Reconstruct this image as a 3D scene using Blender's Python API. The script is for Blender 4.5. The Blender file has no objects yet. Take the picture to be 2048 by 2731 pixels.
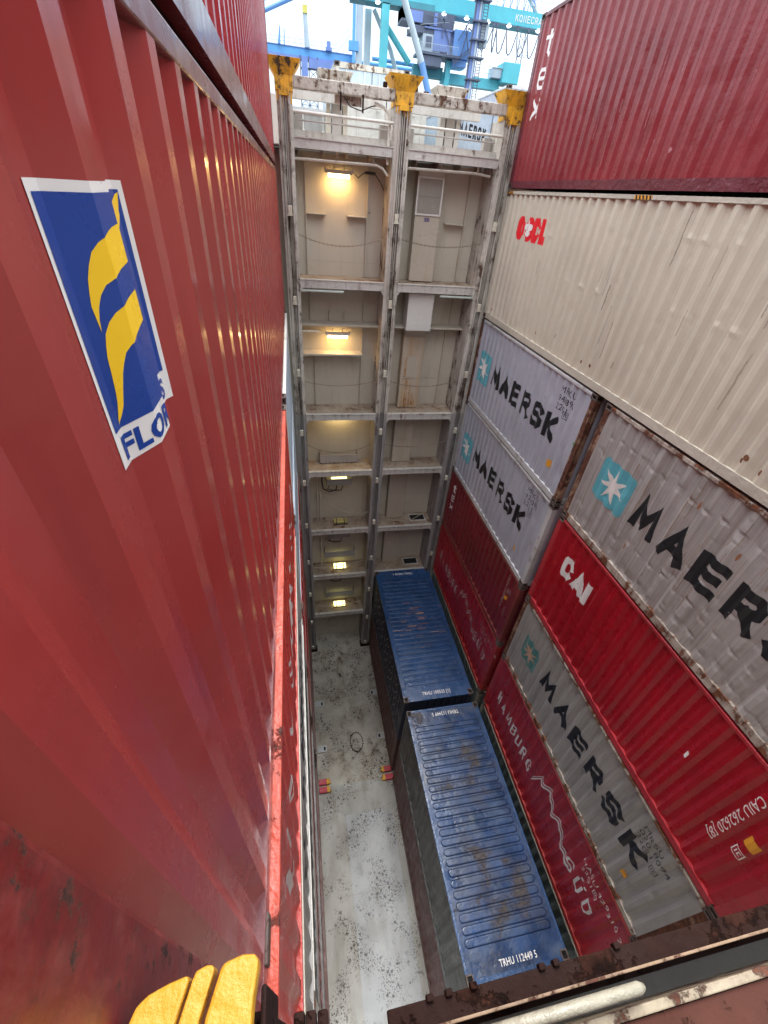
import bpy, bmesh, math, random
from mathutils import Vector, Matrix, noise
C = bpy.context.scene
col = C.collection
# ------------------------------------------------------------ camera, world, sun, exposure
yaw, pit, rol = 0.2346, -0.6521, 0.0910
cp_, sp_ = math.cos(pit), math.sin(pit)
F = Vector((math.sin(yaw)*cp_, math.cos(yaw)*cp_, sp_))
R0 = Vector((math.cos(yaw), -math.sin(yaw), 0)); U0 = R0.cross(F)
Rv = R0*math.cos(rol)+U0*math.sin(rol); Uv = U0*math.cos(rol)-R0*math.sin(rol)
cam = bpy.data.cameras.new('camera'); co = bpy.data.objects.new('camera', cam); col.objects.link(co)
M = Matrix((Rv, Uv, -F)).transposed().to_4x4(); M.translation = Vector((0.3803, -12.7785, 18.8957))
co.matrix_world = M
cam.sensor_fit = 'VERTICAL'; cam.sensor_height = 24; cam.lens = 24*1108.3453/2731
cam.clip_start = 0.02; cam.clip_end = 3000
C.camera = co
SUN_EL, SUN_AZ = math.radians(66), math.radians(8)
w = bpy.data.worlds.new("World"); C.world = w; w.use_nodes = True
nt = w.node_tree; nt.nodes.clear()
wo = nt.nodes.new('ShaderNodeOutputWorld'); bg = nt.nodes.new('ShaderNodeBackground')
sk = nt.nodes.new('ShaderNodeTexSky'); sk.sky_type = 'NISHITA'; sk.sun_disc = False
sk.sun_elevation = SUN_EL; sk.sun_rotation = SUN_AZ; sk.dust_density = 3; sk.air_density = 1.0
mx = nt.nodes.new('ShaderNodeMix'); mx.data_type = 'RGBA'; mx.inputs[0].default_value = 0.86
ns = nt.nodes.new('ShaderNodeTexNoise'); ns.inputs['Scale'].default_value = 2.2; ns.inputs['Detail'].default_value = 5
cr = nt.nodes.new('ShaderNodeValToRGB'); cr.color_ramp.elements[0].color = (6.2, 6.8, 7.3, 1); cr.color_ramp.elements[1].color = (8.2, 8.4, 8.5, 1)
cr.color_ramp.elements[0].position = .35; cr.color_ramp.elements[1].position = .65
nt.links.new(ns.outputs['Fac'], cr.inputs[0]); nt.links.new(sk.outputs[0], mx.inputs[6]); nt.links.new(cr.outputs[0], mx.inputs[7])
tc = nt.nodes.new('ShaderNodeTexCoord'); sp = nt.nodes.new('ShaderNodeSeparateXYZ'); nt.links.new(tc.outputs['Generated'], sp.inputs[0])
gr = nt.nodes.new('ShaderNodeValToRGB'); gr.color_ramp.elements[0].position = .05; gr.color_ramp.elements[1].position = .8   # overcast: zenith about 3x the horizon
gr.color_ramp.elements[0].color = (.40, .435, .465, 1); gr.color_ramp.elements[1].color = (1.45, 1.47, 1.5, 1); gr.color_ramp.elements.new(.3).color = (.55, .58, .60, 1)
nt.links.new(sp.outputs[2], gr.inputs[0])
mm = nt.nodes.new('ShaderNodeMix'); mm.data_type = 'RGBA'; mm.blend_type = 'MULTIPLY'; mm.inputs[0].default_value = 1
nt.links.new(mx.outputs[2], mm.inputs[6]); nt.links.new(gr.outputs[0], mm.inputs[7])
nt.links.new(mm.outputs[2], bg.inputs[0]); bg.inputs[1].default_value = 0.15
nt.links.new(bg.outputs[0], wo.inputs[0])
sl = bpy.data.lights.new('sun', 'SUN'); sl.energy = 1.5; sl.angle = math.radians(28); sl.color = (1, .98, .95)
so = bpy.data.objects.new('sun', sl); col.objects.link(so)
so.rotation_euler = Vector((math.sin(SUN_AZ)*math.cos(SUN_EL), math.cos(SUN_AZ)*math.cos(SUN_EL), math.sin(SUN_EL))).to_track_quat('Z', 'Y').to_euler()
C.view_settings.view_transform = 'Standard'; C.view_settings.look = 'None'
C.view_settings.exposure = 1.45; C.view_settings.gamma = 1
C.cycles.max_bounces = 12; C.cycles.diffuse_bounces = 8; C.cycles.glossy_bounces = 4; C.cycles.sample_clamp_indirect = 6
C.cycles.caustics_reflective = False; C.cycles.caustics_refractive = False
random.seed(4)
# ------------------------------------------------------------ materials
RUST = (.16, .055, .022); DARKR = (.045, .022, .014)
def mat(name, base, rough=.45, var=.12, rust=0., dirt=0., rustc=RUST, dirtc=(.06,.05,.045), rs=3., streak=(9,9,.6), bump=.02,
        spots=0., spotc=(.03,.025,.02), spotscale=9, metal=0., roughv=.15, vscale=.8, thr=.0, bscale=9, spec=.5):
    m = bpy.data.materials.new(name); m.use_nodes = True; t = m.node_tree; N = t.nodes; L = t.links
    b = N['Principled BSDF']; b.inputs['Metallic'].default_value = metal
    b.inputs['Specular IOR Level'].default_value = spec
    g = N.new('ShaderNodeNewGeometry')
    def noi(sc, det=6, vec=None, ro=.6):
        n = N.new('ShaderNodeTexNoise'); n.inputs['Scale'].default_value = sc; n.inputs['Detail'].default_value = det
        n.inputs['Roughness'].default_value = ro
        if vec:
            mp = N.new('ShaderNodeMapping'); mp.inputs['Scale'].default_value = vec
            L.new(g.outputs['Position'], mp.inputs[0]); L.new(mp.outputs[0], n.inputs['Vector'])
        else: L.new(g.outputs['Position'], n.inputs['Vector'])
        return n.outputs['Fac']
    def ramp(f, a, c, lo=0., hi=1.):
        r = N.new('ShaderNodeMapRange'); r.inputs[1].default_value = a; r.inputs[2].default_value = c
        r.inputs[3].default_value = lo; r.inputs[4].default_value = hi; L.new(f, r.inputs[0]); return r.outputs[0]
    def mixc(f, a, c):
        x = N.new('ShaderNodeMix'); x.data_type = 'RGBA'; L.new(f, x.inputs[0])
        for s, i in ((a, 6), (c, 7)):
            if isinstance(s, tuple): x.inputs[i].default_value = (*s, 1)
            else: L.new(s, x.inputs[i])
        return x.outputs[2]
    def mth(op, a, c):
        x = N.new('ShaderNodeMath'); x.operation = op
        for s, i in ((a, 0), (c, 1)):
            if isinstance(s, float): x.inputs[i].default_value = s
            else: L.new(s, x.inputs[i])
        return x.outputs[0]
    big = noi(vscale, 5)
    lo = tuple(c*(1-var) for c in base); hi = tuple(min(1, c*(1+var)) for c in base)
    c = mixc(ramp(big, .3, .7), lo, hi)
    rg = ramp(noi(2.5, 6), .3, .7, max(.04, rough-roughv), min(1, rough+roughv))
    if dirt:
        f = ramp(noi(1., 7, streak), .62-.2*dirt, .78, 0, min(1, dirt*1.2)); c = mixc(f, c, dirtc)
        rg = mth('ADD', rg, mth('MULTIPLY', f, .2))
    if spots:
        for vs, th_, md in ((spotscale, .19, .46), (spotscale*2.3, .22, .46), (spotscale*4.5, .24, .48)):
            vo = N.new('ShaderNodeTexVoronoi'); vo.voronoi_dimensions = '2D'; vo.inputs['Scale'].default_value = vs; L.new(g.outputs['Position'], vo.inputs['Vector'])
            f = ramp(vo.outputs['Distance'], th_*1.2, th_*.7); f2 = ramp(noi(1.1, 5), md, md+.12); f3 = ramp(noi(vs*1.7, 2), .40, .46); f = mth('MULTIPLY', mth('MULTIPLY', f, f2), f3); c = mixc(f, c, spotc)
    hgt = None
    if rust:
        s1 = noi(rs, 10, None, .72); s2 = noi(1., 8, tuple(v*.5 for v in streak), .65)
        s = mth('ADD', mth('MULTIPLY', s1, .55), mth('MULTIPLY', s2, .45))
        th = .66-.22*rust+thr
        f = ramp(s, th, th+.035); rr = mixc(ramp(noi(14, 4), .35, .65), rustc, tuple(v*.35 for v in rustc))
        c = mixc(f, c, rr); rg = mth('ADD', rg, mth('MULTIPLY', f, .35)); hgt = f
        # thin halo of stain round the rust
        f3 = ramp(s, th-.07, th, 0, .35); c = mixc(f3, c, rr) if rust > .25 else c
    L.new(c, b.inputs['Base Color']); L.new(rg, b.inputs['Roughness'])
    if bump:
        bp = N.new('ShaderNodeBump'); bp.inputs['Strength'].default_value = 1; bp.inputs['Distance'].default_value = bump
        h = mth('ADD', noi(bscale, 5), mth('MULTIPLY', hgt, -.3)) if hgt else noi(bscale, 5)
        L.new(h, bp.inputs['Height']); L.new(bp.outputs[0], b.inputs['Normal'])
    return m
def flat(name, base, rough=.5, emit=None, es=0., metal=0.):
    m = bpy.data.materials.new(name); m.use_nodes = True; b = m.node_tree.nodes['Principled BSDF']
    b.inputs['Base Color'].default_value = (*base, 1); b.inputs['Roughness'].default_value = rough; b.inputs['Metallic'].default_value = metal
    if emit: b.inputs['Emission Color'].default_value = (*emit, 1); b.inputs['Emission Strength'].default_value = es
    return m
MT = {}
MT['florens'] = mat('glossy red paint', (.30,.038,.034), .22, .14, rust=.02, dirt=.5, dirtc=(.20,.02,.02), bump=.003, roughv=.14, bscale=3, streak=(9,9,.8), spec=.55)
MT['florens_dirty'] = mat('scraped red paint', (.20,.022,.018), .3, .35, rust=.5, dirt=.8, dirtc=(.27,.06,.05), rustc=(.055,.02,.014), bump=.004, rs=16, streak=(26,26,12), roughv=.2, spec=.5)
MT['florens_rail'] = mat('maroon rail paint', (.13,.028,.032), .25, .2, dirt=.3, dirtc=(.05,.02,.02), bump=.003)
MT['upper_red'] = mat('bright red paint', (.32,.03,.035), .25, .1, dirt=.15, dirtc=(.2,.02,.02), bump=.005)
MT['texred'] = mat('faded crimson paint', (.225,.03,.036), .3, .2, rust=.04, dirt=.35, dirtc=(.11,.012,.016), bump=.006)
MT['texrail'] = mat('plum rail paint', (.12,.02,.03), .35, .25, rust=.1, dirt=.3, dirtc=(.05,.015,.02))
MT['cream'] = mat('cream paint', (.56,.51,.41), .42, .07, rust=.06, dirt=.4, dirtc=(.42,.34,.25), streak=(9,9,.25), bump=.006, rustc=(.24,.14,.07), rs=5)
MT['creamrail'] = mat('cream rail paint', (.5,.46,.38), .5, .12, rust=.12, dirt=.4, dirtc=(.2,.16,.12))
MT['maersk'] = mat('pale grey paint', (.40,.41,.47), .4, .1, rust=.05, dirt=.3, dirtc=(.22,.21,.22), streak=(6,6,.8), bump=.008)
MT['maersk_rail'] = mat('chalky grey rail', (.5,.5,.5), .5, .2, rust=.3, dirt=.3, dirtc=(.16,.14,.12))
MT['maersk_old'] = mat('weathered grey paint', (.37,.35,.335), .42, .08, rust=.20, dirt=.9, dirtc=(.19,.155,.125), streak=(11,11,.22), bump=.006, rustc=(.22,.10,.05), rs=4, vscale=2)
MT['maersk_oldrail'] = mat('rusty cream rail', (.45,.40,.34), .6, .2, rust=.75, dirt=.5, rustc=(.20,.07,.03))
MT['maersk_dark'] = mat('grimy grey paint', (.34,.33,.315), .42, .12, rust=.07, dirt=.6, dirtc=(.12,.11,.095), streak=(5,5,.4), bump=.01)
MT['rustpost'] = mat('heavily rusted steel', (.33,.20,.13), .7, .3, rust=.95, dirt=.6, dirtc=(.05,.03,.02), rustc=(.14,.045,.02), bump=.02)
MT['cai'] = mat('signal red paint', (.36,.008,.018), .3, .14, rust=.01, dirt=.35, dirtc=(.22,.006,.012), bump=.006)
MT['cairail'] = mat('signal red rail', (.40,.03,.04), .35, .2, rust=.05, dirt=.4, dirtc=(.15,.02,.02))
MT['texdark'] = mat('dark maroon paint', (.19,.018,.027), .35, .15, rust=.02, dirt=.4, dirtc=(.09,.01,.014), bump=.006)
MT['texdarkrail'] = mat('brown red rail', (.20,.035,.03), .45, .25, rust=.3, dirt=.4)
MT['hamburg'] = mat('carmine paint', (.36,.013,.021), .35, .14, rust=.02, dirt=.35, dirtc=(.17,.01,.018), bump=.006)
MT['hamrail'] = mat('red rail worn', (.36,.03,.025), .45, .2, rust=.25, dirt=.35)
MT['greengrey'] = mat('green grey paint', (.15,.19,.19), .45, .2, rust=.06, dirt=.5, dirtc=(.07,.08,.075))
MT['greengrey_rail'] = mat('pale green rail', (.40,.40,.33), .5, .2, rust=.3, dirt=.3)
MT['blue'] = mat('navy roof paint', (.022,.064,.165), .26, .25, rust=.12, dirt=.3, dirtc=(.03,.05,.09), streak=(2,2,2), bump=.012, roughv=.18, rustc=(.30,.14,.08))
MT['blueworn_glare'] = mat('worn navy roof paint with glare', (.016,.045,.125), .33, .5, rust=.47, dirt=.6, dirtc=(.09,.14,.22), streak=(1.1,1.6,2), bump=.022, roughv=.22, spec=.45, rustc=(.10,.085,.085), rs=1.3, bscale=2.5, vscale=1.6)  # worn paint; the pale blue blotches put sky glare into the colour
MT['blueside'] = mat('shaded navy paint', (.035,.045,.075), .5, .25, rust=.1, dirt=.5, dirtc=(.05,.05,.05))  # blue container side, its shade put into the base colour
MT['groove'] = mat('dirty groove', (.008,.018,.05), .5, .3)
MT['brown'] = mat('brown red paint', (.14,.050,.045), .5, .2, rust=.15, dirt=.5, dirtc=(.10,.07,.06))
MT['brownrail'] = mat('brown rail', (.12,.06,.05), .5, .2, rust=.3, dirt=.5)
MT['slate'] = mat('slate grey paint', (.13,.135,.13), .5, .2, rust=.1, dirt=.5)
MT['orange'] = mat('orange red paint', (.46,.04,.026), .33, .15, rust=.06, dirt=.15, dirtc=(.3,.03,.02))
MT['orangerail'] = mat('orange rail paint', (.55,.075,.042), .4, .2, rust=.42, dirt=.2, dirtc=(.25,.04,.03), rustc=(.12,.04,.03), rs=6)
MT['lightblue'] = mat('pale blue grey paint', (.42,.50,.58), .4, .15, rust=.15, dirt=.3)
MT['whiterail'] = mat('off white rail', (.62,.60,.55), .5, .15, rust=.25, dirt=.2)
MT['underside'] = mat('underside', (.05,.045,.04), .7, .3, rust=.3)
MT['casting'] = mat('casting steel', (.10,.075,.065), .6, .3, rust=.5, rs=8)
MT['hole'] = flat('dark hole', (.008,.007,.007), .9)
MT['bulk'] = mat('beige hold paint', (.50,.455,.375), .5, .1, rust=.06, dirt=.5, dirtc=(.36,.31,.24), streak=(3,3,.4), bump=.003, vscale=.6)
MT['bulkdark'] = mat('grey hold paint', (.40,.37,.34), .5, .1, rust=.1, dirt=.3, dirtc=(.2,.16,.13))
MT['lip'] = mat('pale stringer paint', (.52,.50,.46), .5, .12, rust=.3, dirt=.5, dirtc=(.25,.2,.16), rs=5)
MT['shelf'] = mat('dusty shelf plate', (.33,.265,.20), .85, .3, rust=.5, dirt=.8, dirtc=(.25,.17,.11), streak=(3,3,3), rustc=(.25,.14,.08), rs=4)
MT['duct'] = mat('duct paint', (.45,.40,.325), .5, .1, rust=.2, dirt=.5, dirtc=(.42,.30,.18), rs=2, rustc=(.34,.16,.06), streak=(5,5,.5))
MT['ductrust'] = mat('rust stained hatch', (.48,.36,.23), .6, .2, rust=.75, dirt=.8, dirtc=(.42,.17,.045), rustc=(.40,.15,.035), streak=(9,9,.35), rs=2)
MT['ductstain'] = mat('orange stained duct', (.47,.40,.31), .5, .12, rust=.25, dirt=.9, dirtc=(.44,.25,.11), rs=2, rustc=(.36,.15,.05), streak=(6,6,.3))
MT['boxpaint'] = mat('light box paint', (.62,.61,.57), .45, .05, rust=.03, dirt=.15, dirtc=(.4,.38,.33))
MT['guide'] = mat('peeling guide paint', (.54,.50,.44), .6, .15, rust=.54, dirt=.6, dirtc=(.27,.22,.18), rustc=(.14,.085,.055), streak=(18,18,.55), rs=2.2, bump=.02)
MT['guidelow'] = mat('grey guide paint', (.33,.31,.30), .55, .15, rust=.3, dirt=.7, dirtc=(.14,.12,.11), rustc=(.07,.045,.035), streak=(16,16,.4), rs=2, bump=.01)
MT['clip'] = mat('bright clip steel', (.68,.64,.52), .4, .1, dirt=.2, dirtc=(.2,.17,.13))
MT['yellow'] = mat('flaking yellow paint', (.78,.40,.02), .5, .12, rust=.5, dirt=.45, dirtc=(.55,.22,.01), rustc=(.10,.06,.03), rs=5, streak=(9,9,1.2), bump=.015)
MT['yellowthick'] = mat('thick yellow paint', (.66,.33,.025), .5, .1, rust=.12, dirt=.4, dirtc=(.70,.29,.01), streak=(14,14,14), bump=.005, bscale=40, rs=22, rustc=(.25,.08,.02))
MT['white_rust'] = mat('rusty white beam paint', (.54,.50,.43), .55, .12, rust=.6, dirt=.4, dirtc=(.34,.27,.2), rustc=(.15,.07,.035), rs=6, streak=(12,12,1))
MT['pipe'] = mat('pipe paint', (.60,.57,.50), .45, .1, rust=.12, dirt=.2)
MT['tube'] = flat('pale tube', (.62,.72,.66), .35)
MT['grille'] = mat('wire mesh grey', (.30,.29,.27), .6, .1)
MT['chain'] = mat('old chain', (.22,.16,.11), .7, .3)
MT['fixture'] = mat('fixture shell', (.45,.42,.40), .5, .15, rust=.2)
MT['trough'] = mat('tray steel', (.30,.30,.31), .45, .1, dirt=.2)
MT['cable'] = flat('black cable', (.03,.03,.03), .6)
MT['rope'] = mat('old rope', (.42,.36,.27), .9)
MT['glow'] = flat('warm lamp glass', (.9,.7,.4), .4, (1, .66, .26), 9)
MT['glowy'] = flat('yellow lamp glass', (.9,.85,.4), .4, (1, .9, .35), 1.3)
MT['floodlamp'] = flat('floodlight glass', (.9,.9,.9), .3, (1, .98, .95), 6)
MT['floor'] = mat('hold floor steel', (.42,.41,.375), .55, .16, rust=.2, dirt=.8, dirtc=(.29,.265,.215), streak=(2.6,.8,1), spots=1.5, spotscale=4.5, spotc=(.09,.075,.06), bump=.003, roughv=.1, rustc=(.14,.09,.06))
MT['floorwarm'] = mat('stained floor steel', (.48,.445,.375), .55, .16, rust=.34, dirt=.9, dirtc=(.30,.245,.17), streak=(1.6,1.0,1), spots=1.5, spotscale=4.5, spotc=(.07,.055,.04), bump=.006, roughv=.2, rustc=(.12,.075,.05), rs=2.4)
MT['plate'] = mat('pale plate', (.52,.53,.52), .4, .06)
MT['blockred'] = mat('red block paint', (.52,.02,.04), .4, .1, rust=.12)
MT['shaderust'] = mat('rusty edge with shadow tone', (.024,.011,.009), .8, .35, spec=.12, rust=.6, dirt=.5, rustc=(.04,.016,.011), dirtc=(.02,.012,.01), rs=9, bump=.02)  # real rust, with the near edge's shadow put into the base colour
MT['nearflake'] = mat('flaking cream paint', (.30,.25,.17), .6, .2, rust=.72, dirt=.5, dirtc=(.32,.22,.13), rustc=(.13,.045,.025), rs=12, streak=(4,12,4), bump=.01)
MT['lipworn'] = mat('worn orange brown lip', (.26,.17,.10), .6, .3, rust=.7, dirt=.5, rustc=(.10,.035,.02), dirtc=(.08,.05,.03), rs=12, streak=(6,6,6), bump=.005)
MT['neargrey'] = mat('deck grey', (.18,.165,.14), .6, .15, rust=.15, dirt=.4)
MT['neardeck'] = mat('rust brown deck', (.075,.028,.02), .85, .3, spec=.15, rust=.45, dirt=.4, rustc=(.07,.03,.02), dirtc=(.10,.04,.03), rs=9, bump=.01)
MT['handpipe'] = mat('cream handrail', (.31,.285,.215), .4, .08, dirt=.1)
MT['turq'] = mat('hazy turquoise crane paint', (.10,.50,.58), .45, .08, dirt=.12, dirtc=(.04,.3,.36))  # turquoise and crane blues brightened, putting distance haze into the colour
MT['turqdark'] = mat('deep turquoise paint', (.06,.28,.34), .5, .1)
MT['cblue'] = mat('crane blue paint', (.15,.32,.66), .45, .1, dirt=.1)
MT['cblue2'] = mat('violet blue paint', (.17,.25,.55), .45, .1)
MT['gblue'] = mat('gantry blue paint', (.12,.36,.70), .45, .1)
MT['cgrey'] = mat('crane grey paint', (.44,.52,.58), .5, .08)
MT['cdark'] = mat('dark machinery', (.10,.12,.18), .5, .2)
MT['yell2'] = mat('yellow tip', (.70,.62,.15), .5, .1)
MT['white'] = flat('white lettering', (.78,.76,.74), .45)
MT['palewhite'] = mat('worn white print', (.55,.48,.46), .5, .15, dirt=.4, dirtc=(.4,.15,.12)); MT['black'] = flat('black lettering', (.012,.013,.016), .45)
MT['logoblue'] = mat('sea blue sticker', (.11,.40,.47), .4, .08, dirt=.3, dirtc=(.07,.25,.30), streak=(6,6,.5), bump=0)
MT['red'] = flat('red lettering', (.75,.02,.03), .45)
MT['navy'] = mat('navy label', (.008,.045,.25), .28, .1, bump=.002)
MT['labelyellow'] = mat('label yellow', (.90,.55,.015), .3, .05, bump=.002)
MT['labelwhite'] = mat('label white', (.74,.70,.66), .35, .05, bump=.001)
MT['amber'] = flat('amber plate', (.75,.34,.03), .5)
MT['faintwhite'] = flat('faded lettering', (.50,.36,.36), .5)
MT['darkfade'] = flat('faded dark lettering', (.07,.07,.08), .5)
MT['tealfade'] = mat('faded teal emblem', (.08,.22,.21), .5, .15, bump=0)
MT['peachfade'] = mat('faded star', (.50,.33,.24), .5, .15, bump=0)
MT['ground'] = mat('quay asphalt', (.08,.08,.08), .9)
# ------------------------------------------------------------ mesh helpers
class MB:
    def __init__(s): s.v = []; s.f = []; s.m = []
    def add(s, vs, fs, mi=0):
        o = len(s.v); s.v += [tuple(v) for v in vs]
        for f in fs: s.f.append([i+o for i in f]); s.m.append(mi)
        return s
    def box(s, x0, x1, y0, y1, z0, z1, mi=0):
        return s.add([(x0,y0,z0),(x1,y0,z0),(x1,y1,z0),(x0,y1,z0),(x0,y0,z1),(x1,y0,z1),(x1,y1,z1),(x0,y1,z1)],
                     [(0,3,2,1),(4,5,6,7),(0,1,5,4),(1,2,6,5),(2,3,7,6),(3,0,4,7)], mi)
    def hexa(s, p, mi=0): return s.add(p, [(0,3,2,1),(4,5,6,7),(0,1,5,4),(1,2,6,5),(2,3,7,6),(3,0,4,7)], mi)
    def tube(s, pts, r, n=8, mi=0, closed=False):
        pts = [Vector(p) for p in pts]; o = len(s.v); k = len(pts); up = Vector((0,0,1))
        for i, p in enumerate(pts):
            a = pts[i-1] if (i > 0 or closed) else p; b = pts[(i+1) % k] if (i < k-1 or closed) else p
            d = (b-a).normalized(); u = d.cross(up)
            if u.length < .05: u = d.cross(Vector((1,0,0)))
            u.normalize(); v = d.cross(u)
            rr = r[i] if isinstance(r, (list, tuple)) else r
            for j in range(n):
                t = 2*math.pi*j/n; s.v.append(tuple(p+u*(rr*math.cos(t))+v*(rr*math.sin(t))))
        for i in range(k if closed else k-1):
            for j in range(n):
                a = o+i*n+j; b = o+i*n+(j+1) % n; c = o+((i+1) % k)*n+(j+1) % n; d = o+((i+1) % k)*n+j
                s.f.append([a,b,c,d]); s.m.append(mi)
        if not closed: s.f.append([o+j for j in range(n)][::-1]); s.m.append(mi); s.f.append([o+(k-1)*n+j for j in range(n)]); s.m.append(mi)
        return s
    def bar(s, a, b, w, h=None, mi=0):
        a = Vector(a); b = Vector(b); h = h or w; d = (b-a).normalized(); u = d.cross(Vector((0,0,1)))
        if u.length < .05: u = Vector((1,0,0))
        u.normalize(); v = u.cross(d); p = []
        for e in (a, b): p += [e-u*w/2-v*h/2, e+u*w/2-v*h/2, e+u*w/2+v*h/2, e-u*w/2+v*h/2]
        return s.hexa(p, mi)
    def prism(s, poly, y0, y1, mi=0, axis='y'):
        n = len(poly)
        if axis == 'y': vs = [(x,y0,z) for x,z in poly]+[(x,y1,z) for x,z in poly]
        elif axis == 'x': vs = [(y0,x,z) for x,z in poly]+[(y1,x,z) for x,z in poly]
        else: vs = [(x,z,y0) for x,z in poly]+[(x,z,y1) for x,z in poly]
        return s.add(vs, [list(range(n)), list(range(2*n-1, n-1, -1))]+[(i, n+i, n+(i+1) % n, (i+1) % n) for i in range(n)], mi)
    def mesh(s, name, mats):
        me = bpy.data.meshes.new(name); me.from_pydata(s.v, [], s.f)
        if not isinstance(mats, (list, tuple)): mats = [mats]
        for m_ in mats: me.materials.append(m_)
        for p, i in zip(me.polygons, s.m): p.material_index = i
        bm = bmesh.new(); bm.from_mesh(me); bmesh.ops.recalc_face_normals(bm, faces=bm.faces); bm.to_mesh(me); bm.free()
        return me
def link(name, me, parent=None, loc=(0,0,0)):
    o = bpy.data.objects.new(name, me); col.objects.link(o); o.location = loc
    if parent: o.parent = parent
    return o
def obj(name, mb, m, parent=None, loc=(0,0,0), bevel=0, smooth=False):
    o = link(name, mb.mesh(name, m), parent, loc)
    if smooth:
        for p in o.data.polygons: p.use_smooth = True
    if bevel:
        b = o.modifiers.new('bevel', 'BEVEL'); b.width = bevel; b.segments = 2; b.limit_method = 'ANGLE'
    return o
def tag(o, label, cat, group=None):
    o['label'] = label; o['category'] = cat
    if group: o['group'] = group
    return o
def thing(name, label, cat, loc=(0,0,0), group=None):
    o = bpy.data.objects.new(name, None); col.objects.link(o); o.location = loc; o.empty_display_size = .2
    return tag(o, label, cat, group)
# ------------------------------------------------------------ lettering that follows a corrugated wall
GL = {  # strokes on a 0..1 box, drawn as thick mitred polylines
 'M': [[(.02,0),(.14,1),(.5,.28),(.86,1),(.98,0)]], 'A': [[(0,0),(.5,1),(1,0)],[(.2,.3),(.8,.3)]], 'E': [[(1,1),(.08,1),(.08,0),(1,0)],[(.08,.52),(.85,.52)]],
 'R': [[(.08,0),(.08,1),(.75,1),(.95,.86),(.95,.64),(.75,.5),(.08,.5)],[(.5,.5),(1,0)]], 'S': [[(.98,.84),(.8,1),(.2,1),(.03,.85),(.03,.65),(.2,.54),(.8,.46),(.97,.35),(.97,.15),(.8,0),(.2,0),(.02,.16)]],
 'K': [[(.08,0),(.08,1)],[(.95,1),(.14,.45)],[(.36,.55),(1,0)]], 'H': [[(.08,0),(.08,1)],[(.92,0),(.92,1)],[(.08,.5),(.92,.5)]],
 'B': [[(.08,0),(.08,1),(.72,1),(.9,.88),(.9,.66),(.72,.53),(.08,.53)],[(.72,.53),(.97,.4),(.97,.14),(.78,0),(.08,0)]], 'U': [[(.06,1),(.06,.2),(.25,0),(.75,0),(.94,.2),(.94,1)]],
 'G': [[(.95,.82),(.78,1),(.25,1),(.04,.8),(.04,.2),(.25,0),(.78,0),(.95,.18),(.95,.45),(.6,.45)]], 'D': [[(.08,0),(.08,1),(.65,1),(.94,.75),(.94,.25),(.65,0),(.08,0)]],
 'C': [[(.97,.78),(.78,1),(.25,1),(.04,.8),(.04,.2),(.25,0),(.78,0),(.97,.22)]], 'I': [[(.5,0),(.5,1)]], 'O': [[(.3,1),(.7,1),(.95,.78),(.95,.22),(.7,0),(.3,0),(.05,.22),(.05,.78),(.3,1)]],
 'L': [[(.1,1),(.1,0),(.95,0)]], 'T': [[(.5,0),(.5,1)],[(0,1),(1,1)]], 'N': [[(.08,0),(.08,1),(.92,0),(.92,1)]], 'F': [[(1,1),(.08,1),(.08,0)],[(.08,.52),(.8,.52)]],
 't': [[(.45,1.25),(.45,.2),(.62,0),(.95,0)],[(.05,.95),(.95,.95)]], 'e': [[(.05,.52),(.95,.52),(.95,.78),(.75,1),(.25,1),(.05,.78),(.05,.22),(.25,0),(.75,0),(.95,.15)]], 'x': [[(.05,0),(.95,1)],[(.05,1),(.95,0)]],
}
def strokeword(word, h, wl, gap, th, widths=None):
    """triangles/quads in (u,v) of a word; returns list of (poly, layer)"""
    out = []; u = 0
    for ch in word:
        if ch == ' ': u += wl*.7; continue
        w_ = wl*(.18 if ch == 'I' else 1.15 if ch == 'M' else 1)
        if widths and ch in widths: w_ = wl*widths[ch]
        for k, pl in enumerate(GL[ch]):
            pts = [Vector((u+th/2+p[0]*(w_-th) if ch != 'I' else u+w_/2, th/2+p[1]*(h-th))) for p in pl]
            cl = (pts[0]-pts[-1]).length < 1e-4
            if cl: pts = pts[:-1]
            n = len(pts); Lp = []; Rp = []
            for i in range(n):
                a = pts[i-1] if (i > 0 or cl) else None; b = pts[(i+1) % n] if (i < n-1 or cl) else None
                d1 = (pts[i]-a).normalized() if a is not None else None; d2 = (b-pts[i]).normalized() if b is not None else None
                if d1 is None: d1 = d2
                if d2 is None: d2 = d1
                n1 = Vector((-d1.y, d1.x)); n2 = Vector((-d2.y, d2.x)); mm = (n1+n2)
                if mm.length < .2: mm = n1
                mm.normalize(); s = min(2.2, 1/max(.3, mm.dot(n1)))
                off = mm*(th/2*s); ex = Vector((0,0))
                if a is None: ex = -d2*th/2*.98
                if b is None: ex = d1*th/2*.98
                Lp.append(pts[i]+off+ex); Rp.append(pts[i]-off+ex)
            for i in range(n if cl else n-1):
                j = (i+1) % n; out.append(([Lp[i], Rp[i], Rp[j], Lp[j]], k*1.5+i*.13))
        u += w_+gap
    return out, u-gap
def textpolys(s, size, bold=0.):
    cu = bpy.data.curves.new('t', 'FONT'); cu.body = s; cu.size = size; cu.offset = bold; cu.resolution_u = 3; cu.space_character = 1.05
    o = bpy.data.objects.new('t', cu); col.objects.link(o); bpy.context.view_layer.update()
    me = o.to_mesh(); ps = [([Vector((me.vertices[i].co.x, me.vertices[i].co.y)) for i in p.vertices], 0) for p in me.polygons]
    o.to_mesh_clear(); bpy.data.objects.remove(o); bpy.data.curves.remove(cu); return ps
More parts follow.
